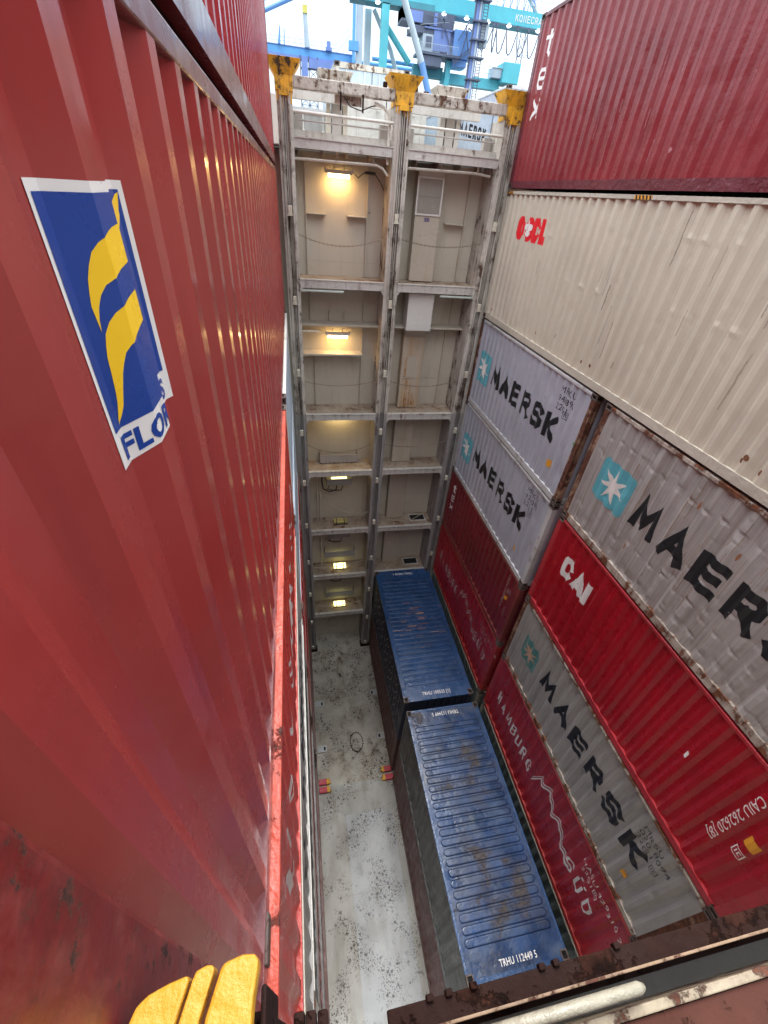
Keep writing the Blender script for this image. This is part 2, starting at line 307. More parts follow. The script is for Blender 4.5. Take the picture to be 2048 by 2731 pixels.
class Wall:
    """corrugated side surface at local x = face*sx, y range, z range; sx=+1 faces +x, -1 faces -x"""
    P = .278
    def __init__(s, face, sx, ya, yb, za, zb, seed=0, dent=.0, nz=10, phase=0., depth=.038, inset=.012, pocks=None):
        s.face, s.sx, s.ya, s.yb, s.za, s.zb = face, sx, ya, yb, za, zb
        s.pocks = pocks or []; s.depth = depth; s.inset = inset; s.seed = seed; s.dent = dent
        n = int((yb-ya)/s.P); st = ya+((yb-ya)-n*s.P)/2 if phase is None else ya+phase
        ys = [ya]; k = st
        s.prof = {}
        while k < yb-.04:
            for dy, dep in ((0,0),(.072,0),(.140,1),(.210,1)):
                if ya < k+dy < yb: ys.append(k+dy)
                s.prof[round(k+dy, 4)] = dep
            k += s.P
        ys.append(yb); s.ys = sorted(set(round(y, 4) for y in ys)); s.st = st
        s.pocks = [(s.st+.036+round((p[0]-s.st-.036)/s.P)*s.P, *p[1:]) for p in s.pocks]
        s.zs = [za+(zb-za)*i/nz for i in range(nz+1)]
    def dep(s, y):
        t = (y-s.st) % s.P
        if y < s.st-1e-4: return 0.
        if t < .072: return 0.
        if t < .14: return (t-.072)/.068
        if t < .21: return 1.
        return 1-(t-.21)/(s.P-.21)
    def x(s, y, z):
        d = s.inset+s.depth*s.dep(y)
        if s.dent and s.za+.05 < z < s.zb-.05:
            q = noise.noise(Vector((y*1.7+s.seed*7, z*2.3, s.seed)))
            q2 = noise.noise(Vector((y*5+s.seed*3, z*6, s.seed+9)))
            d += s.dent*(max(0, q-.2)*.8+max(0, q2-.3)*.9)
            for (py, pz, pr, pa) in s.pocks: d += pa*math.exp(-(((y-py)/pr)**2+((z-pz)/(pr*.55))**2))
        return s.sx*(s.face-d)
    def mesh(s):
        mb = MB(); ny, nz = len(s.ys), len(s.zs)
        vs = [(s.x(y, z), y, z) for z in s.zs for y in s.ys]
        fs = [(j*ny+i, j*ny+i+1, (j+1)*ny+i+1, (j+1)*ny+i) for j in range(nz-1) for i in range(ny-1)]
        return mb.add(vs, fs)
    def decal(s, polys, y0, z0, m, name, parent, lift=.003, rot=0, vert=False):
        """polys in (u,v). u runs to the reader's right on this wall. y0,z0 = position of the text origin"""
        bm = bmesh.new()
        ud = 1 if s.sx > 0 else -1
        for poly, k in polys:
            vs = []
            for p in poly:
                u, v = p.x, p.y
                if rot == -90: u, v = v, -u
                if rot == 90: u, v = -v, u
                vs.append(bm.verts.new((lift+.0006*k, y0+ud*u, z0+v)))
            try: bm.faces.new(vs)
            except ValueError: pass
        for y in s.ys:
            bmesh.ops.bisect_plane(bm, geom=bm.verts[:]+bm.edges[:]+bm.faces[:], plane_co=(0,y,0), plane_no=(0,1,0), dist=1e-5)
        if s.dent:
            for z in s.zs[1:-1]:
                bmesh.ops.bisect_plane(bm, geom=bm.verts[:]+bm.edges[:]+bm.faces[:], plane_co=(0,0,z), plane_no=(0,0,1), dist=1e-5)
        for v in bm.verts: v.co.x = s.interp(v.co.y, v.co.z)+s.sx*v.co.x
        me = bpy.data.meshes.new(name); bm.to_mesh(me); bm.free(); me.materials.append(m)
        return link(name, me, parent)
    def interp(s, y, z):
        import bisect
        i = min(max(bisect.bisect_right(s.ys, y+1e-6)-1, 0), len(s.ys)-2); j = min(max(bisect.bisect_right(s.zs, z+1e-6)-1, 0), len(s.zs)-2)
        a, b = s.ys[i], s.ys[i+1]; c, d = s.zs[j], s.zs[j+1]; t = (y-a)/(b-a); q = (z-c)/(d-c)
        return (s.x(a,c)*(1-t)+s.x(b,c)*t)*(1-q)+(s.x(a,d)*(1-t)+s.x(b,d)*t)*q
# ------------------------------------------------------------ container builder
def casting_mesh():
    if 'c' in _c: return _c['c']
    bm = bmesh.new(); bmesh.ops.create_cube(bm, size=1)
    for v in bm.verts: v.co = Vector((v.co.x*.162, v.co.y*.178, v.co.z*.118))
    holes = []
    for f in list(bm.faces):
        r = bmesh.ops.inset_individual(bm, faces=[f], thickness=.036, depth=0)
        f2 = bmesh.ops.inset_individual(bm, faces=[f], thickness=.002, depth=-.022); holes.append(f)
    for f in holes: f.material_index = 1
    me = bpy.data.meshes.new('corner_casting'); bm.to_mesh(me); bm.free(); me.materials.append(MT['casting']); me.materials.append(MT['hole']); _c['c'] = me; return me
_c = {}
WD = 2.438
def container(label, x0, y0, y1, z0, z1, paint, rail, post=None, rooftype='ribs', group=None, seed=0, dent=.0, castm=None, nz=10, phase=None, doors_at=None, roofm=None, groove=None, edge=None, inset=.012, pocks=None, depth=.038, botrail=None, name='shipping_container', vis=(-1, 1), bevel=True):
    """x0 = low x side; returns (root, walls dict)"""
    Lc = y1-y0; H = z1-z0; post = post or rail
    root = thing(name, label, 'container', (x0+WD/2, (y0+y1)/2, z0), group)
    hw, hl = WD/2, Lc/2; walls = {}
    for sx in (-1, 1):
        Wl = Wall(hw, sx, -hl+.14, hl-.14, .15, H-.065, seed=seed+sx, dent=dent, nz=nz if sx in vis else 1, phase=(None if edge is None else ((edge-.072-(y0+y1)/2)-(-hl+.14)) % .278), inset=inset, depth=depth, pocks=[(p[0]-(y0+y1)/2, p[1]-z0, p[2], p[3]) for p in pocks] if pocks else None)
        walls[sx] = Wl
        obj('side_panel', Wl.mesh(), paint, root)
        b = MB(); b.box(*sorted((sx*(hw-.062), sx*hw)), -hl+.178, hl-.178, H-.075, H-.012)
        obj('top_rail', b, rail, root, bevel=.006 if bevel else 0)
        b = MB(); b.box(*sorted((sx*(hw-.050), sx*hw)), -hl+.178, hl-.178, .145, .155); b.box(*sorted((sx*(hw-.010), sx*hw)), -hl+.178, hl-.178, .012, .145)
        b.box(*sorted((sx*(hw-.050), sx*(hw-.010))), -hl+.178, hl-.178, .012, .024)
        obj('bottom_rail', b, botrail or rail, root)
        for sy in (-1, 1):
            b = MB(); b.box(*sorted((sx*(hw-.15), sx*(hw-.004))), *sorted((sy*(hl-.145), sy*(hl-.004))), .118, H-.118)
            obj('corner_post', b, post, root, bevel=.006 if bevel else 0)
            for zz in (.059, H-.059):
                o = link('corner_casting', casting_mesh(), root, (sx*(hw-.0811), sy*(hl-.0891), zz))
    for sy in (-1, 1):
        b = MB()
        if doors_at == sy:
            for k in (-1, 1):
                q = MB(); xa, xb = sorted((k*.012, k*(hw-.152))); y = sy*(hl-.05)
                q.box(xa, xb, y-.02, y+.02, .16, H-.16)
                for zz in (.2, .36, .52, .68, .84):
                    q.box(xa+.06, xb-.06, *sorted((y+sy*.021, y+sy*.036)), .16+(H-.32)*(zz-.14), .16+(H-.32)*(zz-.06))
                d = obj('door', q, paint, root)
                for xx in (.22, .78):
                    xr = xa+(xb-xa)*xx; q = MB(); q.tube([(xr, y+sy*.06, .17), (xr, y+sy*.06, H-.17)], .017, 6)
                    q.box(xr-.12, xr+.02, *sorted((y+sy*.05, y+sy*.09)), 1.1, 1.13)
                    for zz in (.3, 1.0, 1.7, 2.3): q.box(xr-.04, xr+.04, *sorted((y+sy*.021, y+sy*.075)), zz, zz+.06)
                    obj('lock_rod', q, MT['whiterail'], d)
            b.box(-hw+.15, hw-.15, *sorted((sy*(hl-.14), sy*(hl-.005))), .012, .15); obj('door_sill', b, rail, root); b = MB(); b.box(-hw+.15, hw-.15, *sorted((sy*(hl-.14), sy*(hl-.005))), H-.15, H-.012)
            obj('door_header', b, rail, root)
        else:
            prof = []; x = -hw+.15; st = 0
            while x < hw-.15:
                for dx, dd in ((0,0),(.11,0),(.128,1),(.232,1)):
                    if x+dx < hw-.15: prof.append((x+dx, dd))
                x += .25
            prof.append((hw-.15, 0)); n = len(prof)
            vs = [(px, sy*(hl-.02-.046*dd), zz) for zz in (.15, H-.1) for px, dd in prof]
            b.add(vs, [(i, i+1, n+i+1, n+i) for i in range(n-1)])
            obj('end_panel', b, paint, root)
            b = MB(); b.box(-hw+.15, hw-.15, *sorted((sy*(hl-.1), sy*(hl-.005))), .012, .15); obj('end_sill', b, rail, root); b = MB(); b.box(-hw+.15, hw-.15, *sorted((sy*(hl-.08), sy*(hl-.005))), H-.1, H-.012)
            obj('end_header', b, rail, root)
    b = MB(); b.box(-hw+.05, hw-.05, -hl+.1, hl-.1, .03, .14); obj('underframe', b, MT['underside'], root)
    b = MB(); zt = H-.022
    if rooftype == 'ribs':   # long pressed ribs with rounded ends
        b.add([(-hw+.06, -hl+.08, zt), (hw-.06, -hl+.08, zt), (hw-.06, hl-.08, zt), (-hw+.06, hl-.08, zt)], [(0,1,2,3)])
        n = int((Lc-.9)/.209); y = -(n-1)*.209/2; rx = hw-.17
        for i in range(n):
            yc = y+i*.209
            def ring(r, e, z):
                pts = []
                for k in range(7): t = -math.pi/2+math.pi*k/6; pts.append((rx-.06+e*math.cos(t), yc+r*math.sin(t), z))
                for k in range(7): t = math.pi/2+math.pi*k/6; pts.append((-rx+.06+e*math.cos(t), yc+r*math.sin(t), z))
                return pts
            A = ring(.086, .086, zt+.0006); B = ring(.068, .068, zt+.017); Cc = ring(.05, .05, zt+.021)
            o = len(A); vs = A+B+Cc
            b.add(vs[:2*o], [(k, (k+1) % o, o+(k+1) % o, o+k) for k in range(o)], 1)
            b.add(B+Cc, [(k, (k+1) % o, o+(k+1) % o, o+k) for k in range(o)]+[tuple(range(o, 2*o))], 0)
        obj('roof', b, [roofm or paint, groove or MT['groove']], root)
    else:                    # plain corrugated roof running up to the rails
        ys = []; y = -hl+.1
        while y < hl-.1:
            for dy, dd in ((0,0),(.09,0),(.105,1),(.195,1)): ys.append((min(y+dy, hl-.1), dd))
            y += .21
        n = len(ys); b.add([(sx*(hw-.03), yy, zt+.018*dd) for sx in (-1, 1) for yy, dd in ys], [(i, i+1, n+i+1, n+i) for i in range(n-1)])
        obj('roof', b, roofm or paint, root)
    return root, walls
def wtext(root, walls, sx, s, y, z, h, m, name='lettering', rot=0, bold=0.):
    """y,z in world; y is where the text starts, h = cap height"""
    return walls[sx].decal(textpolys(s, h/.72, bold), y-root.location.y, z-root.location.z, m, name, root, rot=rot)
def wword(root, walls, sx, s, y, z, h, total, th, m, gapf=.28, name='lettering', widths=None):
    n = sum(.18 if c == 'I' else 1.15 if c == 'M' else .7-gapf if c == ' ' else (widths or {}).get(c, 1) for c in s); wl = total/(n+gapf*(len(s)-1))
    ps, _ = strokeword(s, h, wl, wl*gapf, th, widths)
    return walls[sx].decal(ps, y-root.location.y, z-root.location.z, m, name, root)
def wpoly(root, walls, sx, polys, y, z, m, name, lift=.003):
    return walls[sx].decal([([Vector(p) for p in q], 0) for q in polys], y-root.location.y, z-root.location.z, m, name, root, lift=lift)
def rrect(w_, h, r):
    p = []
    for cx, cy, a in ((w_-r, r, -90), (w_-r, h-r, 0), (r, h-r, 90), (r, r, 180)):
        for k in range(5): t = math.radians(a+90*k/4); p.append((cx+r*math.cos(t), cy+r*math.sin(t)))
    return p
def star7(cx, cy, R, r=.36):
    out = []
    for k in range(7):
        a = math.pi/2+2*math.pi*k/7; da = math.pi/7
        out.append([(cx, cy), (cx+R*r*math.cos(a-da), cy+R*r*math.sin(a-da)), (cx+R*math.cos(a-.05), cy+R*math.sin(a-.05)), (cx+R*r*math.cos(a+da), cy+R*r*math.sin(a+da))])
    return out
def ring(cx, cy, R, r, n=20, ell=1.):
    o = []
    for k in range(n):
        a, b_ = 2*math.pi*k/n, 2*math.pi*(k+1)/n
        o.append([(cx+R*ell*math.cos(a), cy+R*math.sin(a)), (cx+R*ell*math.cos(b_), cy+R*math.sin(b_)), (cx+r*ell*math.cos(b_), cy+r*math.sin(b_)), (cx+r*ell*math.cos(a), cy+r*math.sin(a))])
    return o
def frame_(w_=.15, h=.16, t=.014):
    return [[(0,0),(w_,0),(w_,t),(0,t)],[(0,h-t),(w_,h-t),(w_,h),(0,h)],[(0,t),(t,t),(t,h-t),(0,h-t)],[(w_-t,t),(w_,t),(w_,h-t),(w_-t,h-t)],
            [(.04,.05),(.055,.05),(.055,.12),(.04,.12)],[(.075,.05),(.12,.05),(.12,.064),(.075,.064)],[(.075,.064),(.089,.064),(.089,.12),(.075,.12)],[(.089,.106),(.12,.106),(.12,.12),(.089,.12)]]
# ------------------------------------------------------------ ground and hold floor
b = MB(); b.add([(-900,-900,-2.5),(900,-900,-2.5),(900,900,-2.5),(-900,900,-2.5)], [(0,1,2,3)]); o = obj('ground', b, MT['ground']); o['kind'] = 'structure'
b = MB(); b.box(-3, 9, -13.6, -6.3, -.3, 0); b.box(-3, 9, -6.3, -6.25, -.3, .0)
b.add([], []); o = obj('hold_floor', b, MT['floor']); o['kind'] = 'structure'
b = MB(); b.box(-3, 9, -6.25, 1.2, -.3, -.001); o = obj('hold_floor', b, MT['floorwarm']); o['kind'] = 'structure'
MT['floorpale'] = mat('pale bluish steel', (.43,.44,.44), .5, .14, rust=.12, dirt=.7, dirtc=(.31,.30,.27), streak=(2.2,.8,1), spots=1.5, spotscale=5, spotc=(.10,.10,.105), bump=.004, roughv=.08)
b = MB(); b.box(1.28, 3.05, -13.0, -7.3, .001, .004); o = obj('floor_pale_sheet', b, MT['floorpale']); o['kind'] = 'structure'  # thin sheet of paler, bluer steel over the near floor
b = MB()
for x in (.92, 2.05): b.box(x-.006, x+.006, -13.4, -6.6, .004, .009)
for y in (-3.5, -6.58, -9.6): b.box(.35, 3.28, y-.006, y+.006, .009, .012)
b.box(.9, .912, -6.5, 1, .0, .006); b.box(2.3, 2.312, -6.0, -3.6, .0, .006); b.box(1.2, 2.1, -4.0, -3.985, 0, .008); o = obj('floor_weld_seam', b, MT['floorwarm']); o['kind'] = 'structure'
rp = random.Random(8)
def pk(y0, n, z, r_=.055, a=.022, jit=.03): return [(y0-.278*i, z+rp.uniform(-jit, jit), r_*rp.uniform(.8,1.3), a*rp.uniform(.6,1.3)) for i in range(n)]
PK_OLD = pk(-6.68, 19, 15.68)+pk(-7.9, 15, 14.33)+pk(-8.1, 8, 14.75, .05, .016)+pk(-6.9, 18, 13.85, .07, .014, .12)
PK_CREAM = pk(-6.64, 16, 18.69, .05, -.010)+pk(-6.95, 12, 17.76, .05, -.012)+pk(-3.95, 5, 17.7, .05, -.012)+pk(-1.9, 6, 18.4, .05, -.008)
def blob(w_, h, n=9): return [(w_*(.5+.5*math.cos(2*math.pi*k/n)*rp.uniform(.6,1)), h*(.5+.5*math.sin(2*math.pi*k/n)*rp.uniform(.6,1))) for k in range(n)]
def patches(r, wl, pts, m, nm='rust_patch'):
    for (y, z, w_, h) in pts: wl[-1].decal([([Vector(p) for p in blob(w_, h)], 0)], y-r.location.y, z-r.location.z, m, nm, r, lift=.0015)
def scratches(r, wl, ya, yb, n, m, zl, zh):
    for i in range(n):
        y = rp.uniform(ya, yb); z = rp.uniform(zl, zh); L_ = rp.uniform(.12, .7); w_ = rp.uniform(.006, .016); k = 7; q = []
        xs = [rp.uniform(-.006, .006) for _ in range(k+1)]
        for j in range(k):
            q.append([(xs[j], L_*j/k), (xs[j]+w_*rp.uniform(.5,1), L_*j/k), (xs[j+1]+w_, L_*(j+1)/k), (xs[j+1], L_*(j+1)/k)])
        if q: wl[-1].decal([([Vector(p) for p in a], 0) for a in q], y-r.location.y, z-r.location.z, m, 'scratch', r, lift=.0012)
MT['scuff'] = mat('scrape marks', (.30,.26,.21), .7, .4); MT['rustpatch'] = mat('rust patch', (.26,.11,.045), .8, .4, rust=.5, bump=.01)
MT['scrape_pink'] = mat('bare scraped metal', (.42,.26,.21), .5, .3, rust=.3); MT['palescuff'] = mat('pale scrape', (.36,.14,.15), .5, .3); MT['rustrun'] = mat('rust run', (.24,.16,.11), .7, .4)
# ------------------------------------------------------------ right hand wall of containers
ZT = [0, 2.75, 5.5, 8.25, 10.83, 13.56, 16.17, 19.22, 22.18]
XR = 5.94; g_ = .03
FY = (-6.06, 0.); NY = (-12.42, -6.36); NYR = (-12.60, -6.36); LY = (-12.42, 0.)
GR = 'containers stacked along the right side of the hold'
r, wl = container('green grey container at the foot of the far right stack, behind the blue roofed one', XR, *FY, ZT[0], ZT[1]-g_, MT['greengrey'], MT['greengrey_rail'], group=GR, seed=1, rooftype='flat', name='shipping_container')
r, wl = container('green grey container under the far carmine container, seen past the blue roof', XR, *FY, ZT[1], ZT[2]-g_, MT['greengrey'], MT['greengrey_rail'], group=GR, seed=2, rooftype='flat')
r, wl = container('green grey container at the foot of the near right stack', XR, *NYR, ZT[0], ZT[1]-g_, MT['greengrey'], MT['greengrey_rail'], group=GR, seed=3, rooftype='flat')
r, wl = container('green grey container under the near carmine container beside the worn blue roof', XR, *NYR, ZT[1], ZT[2]-g_, MT['greengrey'], MT['greengrey_rail'], group=GR, seed=4, rooftype='flat')
def hamburg(r, wl, ys, ids, th, m, end):
    wword(r, wl, -1, 'HAMBURG', ys, r.location.z+1.12, .44, 2.15, th, m, .42)
    u0 = ys-2.3
    # wave emblem between the two words
    wave = [(0,.15),(.22,.75),(.3,.62),(.62,.95),(.95,.5),(1.2,.72),(1.55,.28),(1.9,.2)]
    out = []
    for (a, b_) in zip(wave[:-1], wave[1:]):
        for dz, t in ((0,.085),(.15,.05)):
            out.append([(a[0], a[1]+dz), (b_[0], b_[1]+dz), (b_[0], b_[1]+dz+t), (a[0], a[1]+dz+t)])
    wpoly(r, wl, -1, out, u0, r.location.z+.95, m, 'emblem')
    wword(r, wl, -1, 'SUD', ys-4.05, r.location.z+1.12, .44, 1.0, th, m, .42)
    wpoly(r, wl, -1, [[(.0,0),(.07,0),(.07,.07),(0,.07)],[(.16,0),(.23,0),(.23,.07),(.16,.07)]], ys-4.48, r.location.z+1.62, m, 'lettering')
    wtext(r, wl, -1, ids, ys-4.25, r.location.z+2.12, .14, m); wtext(r, wl, -1, '22G1', ys-4.35, r.location.z+1.92, .12, m)
    wpoly(r, wl, -1, frame_(), ys-4.75, r.location.z+1.85, m, 'emblem')
r, wl = container('far carmine container with worn white writing and wave emblem', XR, *FY, ZT[2], ZT[3]-g_, MT['hamburg'], MT['hamrail'], group=GR, seed=5, dent=.01)
hamburg(r, wl, -.55, 'SUDU 726514 8', .055, MT['faintwhite'], 0)
r, wl = container('near carmine container with tall white writing and wave emblem, under the grimy grey one', XR, *NYR, ZT[2], ZT[3]-g_, MT['hamburg'], MT['hamrail'], group=GR, seed=6, dent=.01)
hamburg(r, wl, -6.88, 'HASU 429310 2', .06, MT['white'], 0)
def texword(r, wl, y, ztop, h, w_, th, m):
    for i, ch in enumerate('tex'):
        ps, _ = strokeword(ch, h*.78, w_, 0, th); wl[-1].decal(ps, y-r.location.y, ztop-h*(i+1)*1.12-r.location.z, m, 'lettering', r)
r, wl = container('dark maroon container with small stacked white letters, between grey and carmine ones', XR, *FY, ZT[3], ZT[4]-g_, MT['texdark'], MT['texdarkrail'], group=GR, seed=7, dent=.008)
texword(r, wl, -.42, 10.45, .36, .30, .055, MT['white'])
wtext(r, wl, -1, 'GLDU 536802 5', -5.36, 10.6, .13, MT['faintwhite'], rot=-90); wtext(r, wl, -1, '22G1', -5.62, 9.5, .12, MT['faintwhite'], rot=-90)
wpoly(r, wl, -1, [[(0,0),(.12,0),(.12,.14),(0,.14)]], -5.5, 9.75, MT['amber'], 'size_plate'); wpoly(r, wl, -1, frame_(), -5.54, 10.02, MT['faintwhite'], 'emblem')
def star_logo(r, wl, y, z, w_, h, mb_, ms):
    wpoly(r, wl, -1, [rrect(w_, h, .08)], y, z, mb_, 'emblem')
    wpoly(r, wl, -1, star7(w_/2, h/2, h*.44), y, z, ms, 'emblem', lift=.006)
r, wl = container('light grey container with black name and small star emblem, lower of the far pair', XR, *FY, ZT[4], ZT[5]-g_, MT['maersk'], MT['maersk_rail'], MT['maersk_rail'], group=GR, seed=8, dent=.03, nz=14)
star_logo(r, wl, -.36, 11.67, .82, .9, MT['logoblue'], MT['white']); wword(r, wl, -1, 'MAERSK', -1.42, 11.98, .60, 3.72, .142, MT['black'], .22)
for i, t in enumerate(('MRKU', '930082', '22G1')): wtext(r, wl, -1, t, -4.9, 13.16-.19*i, .14, MT['darkfade'])
wpoly(r, wl, -1, frame_(), -5.2, 12.6, MT['darkfade'], 'emblem'); wpoly(r, wl, -1, [[(0,0),(.12,0),(.12,.16),(0,.16)]], -5.1, 11.35, MT['amber'], 'size_plate')
r, wl = container('light grey container with black name, scuffed, directly below the long cream one', XR, *FY, ZT[5], ZT[6]-g_, MT['maersk'], MT['maersk_rail'], MT['rustpost'], group=GR, seed=9, dent=.035, nz=14)
star_logo(r, wl, -.36, 14.42, .82, .9, MT['logoblue'], MT['white']); wword(r, wl, -1, 'MAERSK', -1.42, 14.63, .60, 3.72, .142, MT['black'], .22)
for i, t in enumerate(('MRKU', '948896', '22G1')): wtext(r, wl, -1, t, -4.88, 15.78-.19*i, .14, MT['black'])
wpoly(r, wl, -1, frame_(), -5.22, 15.3, MT['darkfade'], 'emblem'); wpoly(r, wl, -1, [[(0,0),(.14,0),(.14,.18),(0,.18)]], -5.25, 14.12, MT['amber'], 'size_plate')
wpoly(r, wl, -1, [[(0,0),(.05,0),(.05,.08),(0,.08)]], -5.88, 15.0, flat('green tag', (.05,.35,.08)), 'tag')
r, wl = container('grimy grey container with faded star and black name, below the signal red one', XR, *NYR, ZT[3], ZT[4]-g_, MT['maersk_dark'], MT['maersk_oldrail'], MT['rustpost'], group=GR, seed=10, dent=.03, nz=14)
star_logo(r, wl, -6.92, 9.2, .72, .76, MT['tealfade'], MT['peachfade']); wword(r, wl, -1, 'MAERSK', -7.95, 9.38, .58, 3.75, .142, MT['black'], .22)
for i, t in enumerate(('MRSU', '020 8094', '22G1')): wtext(r, wl, -1, t, -11.3, 10.32-.17*i, .13, MT['darkfade'])
wpoly(r, wl, -1, frame_(), -11.75, 9.85, MT['darkfade'], 'emblem'); wpoly(r, wl, -1, [[(0,0),(.12,0),(.12,.16),(0,.16)]], -11.6, 8.85, MT['amber'], 'size_plate')
r, wl = container('signal red container with three large white letters, under the battered grey one', XR, *NYR, ZT[4], ZT[5]-g_, MT['cai'], MT['cairail'], MT['cairail'], group=GR, seed=11, dent=.008)
wword(r, wl, -1, 'CAI', -6.98, 12.38, .54, .98, .15, MT['white'], .1, widths={'I': .18})
wtext(r, wl, -1, 'CAIU 262620 [8]', -11.72, 13.1, .13, MT['white'], rot=-90); wpoly(r, wl, -1, [[(0,0),(.16,0),(.16,.2),(0,.2)]], -12.0, 12.3, MT['amber'], 'size_plate')
wpoly(r, wl, -1, frame_(), -12.0, 12.0, MT['white'], 'emblem'); wpoly(r, wl, -1, [[(0,0),(.05,0),(.05,.14),(0,.14)]], -10.9, 12.3, MT['white'], 'tag')
r, wl = container('battered grey container with big black name, rust runs and large star emblem', XR, *NYR, ZT[5], ZT[6]-g_, MT['maersk_old'], MT['maersk_oldrail'], MT['rustpost'], group=GR, seed=12, dent=.03, nz=44, pocks=PK_OLD)
star_logo(r, wl, -6.87, 14.5, .88, .82, MT['logoblue'], MT['labelwhite']); patches(r, wl, [(p[0]+.05, p[1]-.25*i%.3-.1, .05, .16) for i, p in enumerate(PK_OLD[8:22:3])], MT['rustpatch'])
scratches(r, wl, -11.5, -6.7, 34, MT['rustrun'], 13.8, 15.6); scratches(r, wl, -11.5, -6.7, 14, MT['scuff'], 13.8, 15.6)
wword(r, wl, -1, 'MAERSK', -7.95, 14.6, .60, 3.75, .148, MT['black'], .22)
r, wl = container('long cream container with red name, below the crimson one on the right', XR, *LY, ZT[6], ZT[7]-g_, MT['cream'], MT['creamrail'], MT['creamrail'], group=GR, seed=13, dent=.014, rooftype='flat', nz=40, pocks=PK_CREAM, depth=.046)
wword(r, wl, -1, 'OOCL', -.98, 18.22, .48, 1.5, .16, MT['red'], .0, widths={'L': .75})
fl = []
for k in range(5):
    a = 2*math.pi*k/5+.3; fl.append([(.56+.11*math.cos(a)+.07*math.cos(t*math.pi/4), .25+.11*math.sin(a)+.07*math.sin(t*math.pi/4)) for t in range(8)])
wl[-1].decal([([Vector(p) for p in q], i) for i, q in enumerate(fl)], -.98-r.location.y, 18.22-r.location.z, MT['white'], 'emblem', r, lift=.007)
patches(r, wl, [(y, 16.42+rp.uniform(0,.06), .07, .10) for y in (-3.1,-3.42,-3.71,-4.28,-5.17,-5.47,-.45,-8.98,-9.27)]+[(-3.95, 16.62, .07, .1),(-9.0,16.5,.12,.1)], MT['rustpatch'])
scratches(r, wl, -10.5, -4.5, 26, MT['scuff'], 16.6, 18.4); scratches(r, wl, -5, -1, 8, MT['scuff'], 16.6, 18.0)
def hazard(r, y, n, w_=.36):
    b = MB(); zc = ZT[7]-g_-r.location.z; b.box(-WD/2-.003, -WD/2-.001, y-w_, y, zc-.072, zc-.016); m2 = MB()
    for i in range(n):
        s = y-w_+i*w_/n; m2.prism([(s, zc-.071), (s+.04, zc-.071), (s+.07, zc-.017), (s+.03, zc-.017)], -WD/2-.005, -WD/2-.0035, axis='x')
    o = obj('hazard_marking', b, MT['amber'], r); obj('hazard_marking', m2, MT['black'], r)
hazard(r, -5.1-r.location.y, 5, .42); hazard(r, -.05-r.location.y, 4, .3)
r, wl = container('long crimson container with stacked white letters, top of the right side', XR-.02, *LY, ZT[7], ZT[8], MT['texred'], MT['texrail'], MT['texrail'], group=GR, seed=14, dent=.022, rooftype='flat', nz=14)
scratches(r, wl, -6.5, -1, 16, MT['palescuff'], 19.45, 20.6); patches(r, wl, [(-5.5,19.66,.06,.09),(-2.05,19.75,.05,.1),(-4.55,19.63,.06,.07)], MT['palescuff'], 'scuff')
texword(r, wl, -.42, 21.95, .44, .34, .062, MT['white'])
# ------------------------------------------------------------ blue roofed stack in the middle cell
XB = 3.277; GB = 'containers stacked two high in the middle of the hold'
r, wl = container('brown red container on the hold floor under the far blue roofed one', XB, *FY, 0, 2.72, MT['brown'], MT['brownrail'], group=GB, seed=21, dent=.01)
r, wl = container('brown red container on the hold floor under the near blue roofed one', XB, *NY, 0, 2.72, MT['brown'], MT['brownrail'], group=GB, seed=22, dent=.01)
def chevrons(r, wl, m, n=13, s=.32, x0=.5):
    ps = []
    for i in range(n):
        for k, (dz, t) in enumerate(((0,.05),(.5,.05),(1.0,.05),(1.4,.05))):
            u = x0+i*.4+random.uniform(-.04,.04); z = .45+dz
            ps.append([(u, z), (u+.05, z), (u+.05+s*.5, z+s), (u+s*.5, z+s)]); 
            if (i+k) % 2: ps.append([(u+s*.5, z+s*.9), (u+s*.5+.05, z+s*.9), (u+s, z+s*.3), (u+s-.05, z+s*.3)])
    wl[-1].decal([([Vector(p) for p in q], i % 3) for i, q in enumerate(ps)], (0+0) + (r.dimensions.y if False else 0)+_hl(r), 0, m, 'lettering', r)
def _hl(r): return 3.02
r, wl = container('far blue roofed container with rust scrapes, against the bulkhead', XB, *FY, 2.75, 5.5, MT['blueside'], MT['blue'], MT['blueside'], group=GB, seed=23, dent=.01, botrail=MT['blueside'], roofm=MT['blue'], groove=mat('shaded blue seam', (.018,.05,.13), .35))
chevrons(r, wl, flat('chalk grey print', (.32,.33,.35), .6))
def rooftext(r, s, x, y, flip, h=.16):
    ps = textpolys(s, h/.72, .002); mb = MB(); wmax = max(p.x for q, _ in ps for p in q); k = -1 if flip else 1
    for q, _ in ps: mb.add([(x-r.location.x+k*.78*(p.x-wmax/2), y-r.location.y+k*(p.y-h/2), 5.5-r.location.z-.018) for p in q], [tuple(range(len(q)))])
    obj('lettering', mb, MT['white'], r)
for i in range(34):
    c = 4.55+rp.gauss(0,.35); y = rp.choice([-3.1,-2.75,-3.5,-2.2,-1.9,-2.5,-4.0,-3.2])+rp.gauss(0,.05); w_ = rp.uniform(.08,.45); h = rp.uniform(.008,.028)
    q = [(c+w_*(.5-k/8)-r.location.x, y-r.location.y+h*rp.uniform(.3,1), 2.75-.030+.0305) for k in range(9)]+[(c+w_*(k/8-.5)-r.location.x, y-r.location.y-h*rp.uniform(.1,.6), 2.75+.0005) for k in range(9)]
    b = MB(); b.add([(p[0], p[1], 2.7495) for p in q], [tuple(range(18))]); obj('rust_scrape', b, MT['scrape_pink'] if i % 3 else MT['rustpatch'], r)
rooftext(r, 'TRHU 100535 [1]', 4.45, -5.83, False, .12); rooftext(r, 'TRHU 100535 1', 4.5, -.24, True, .12)
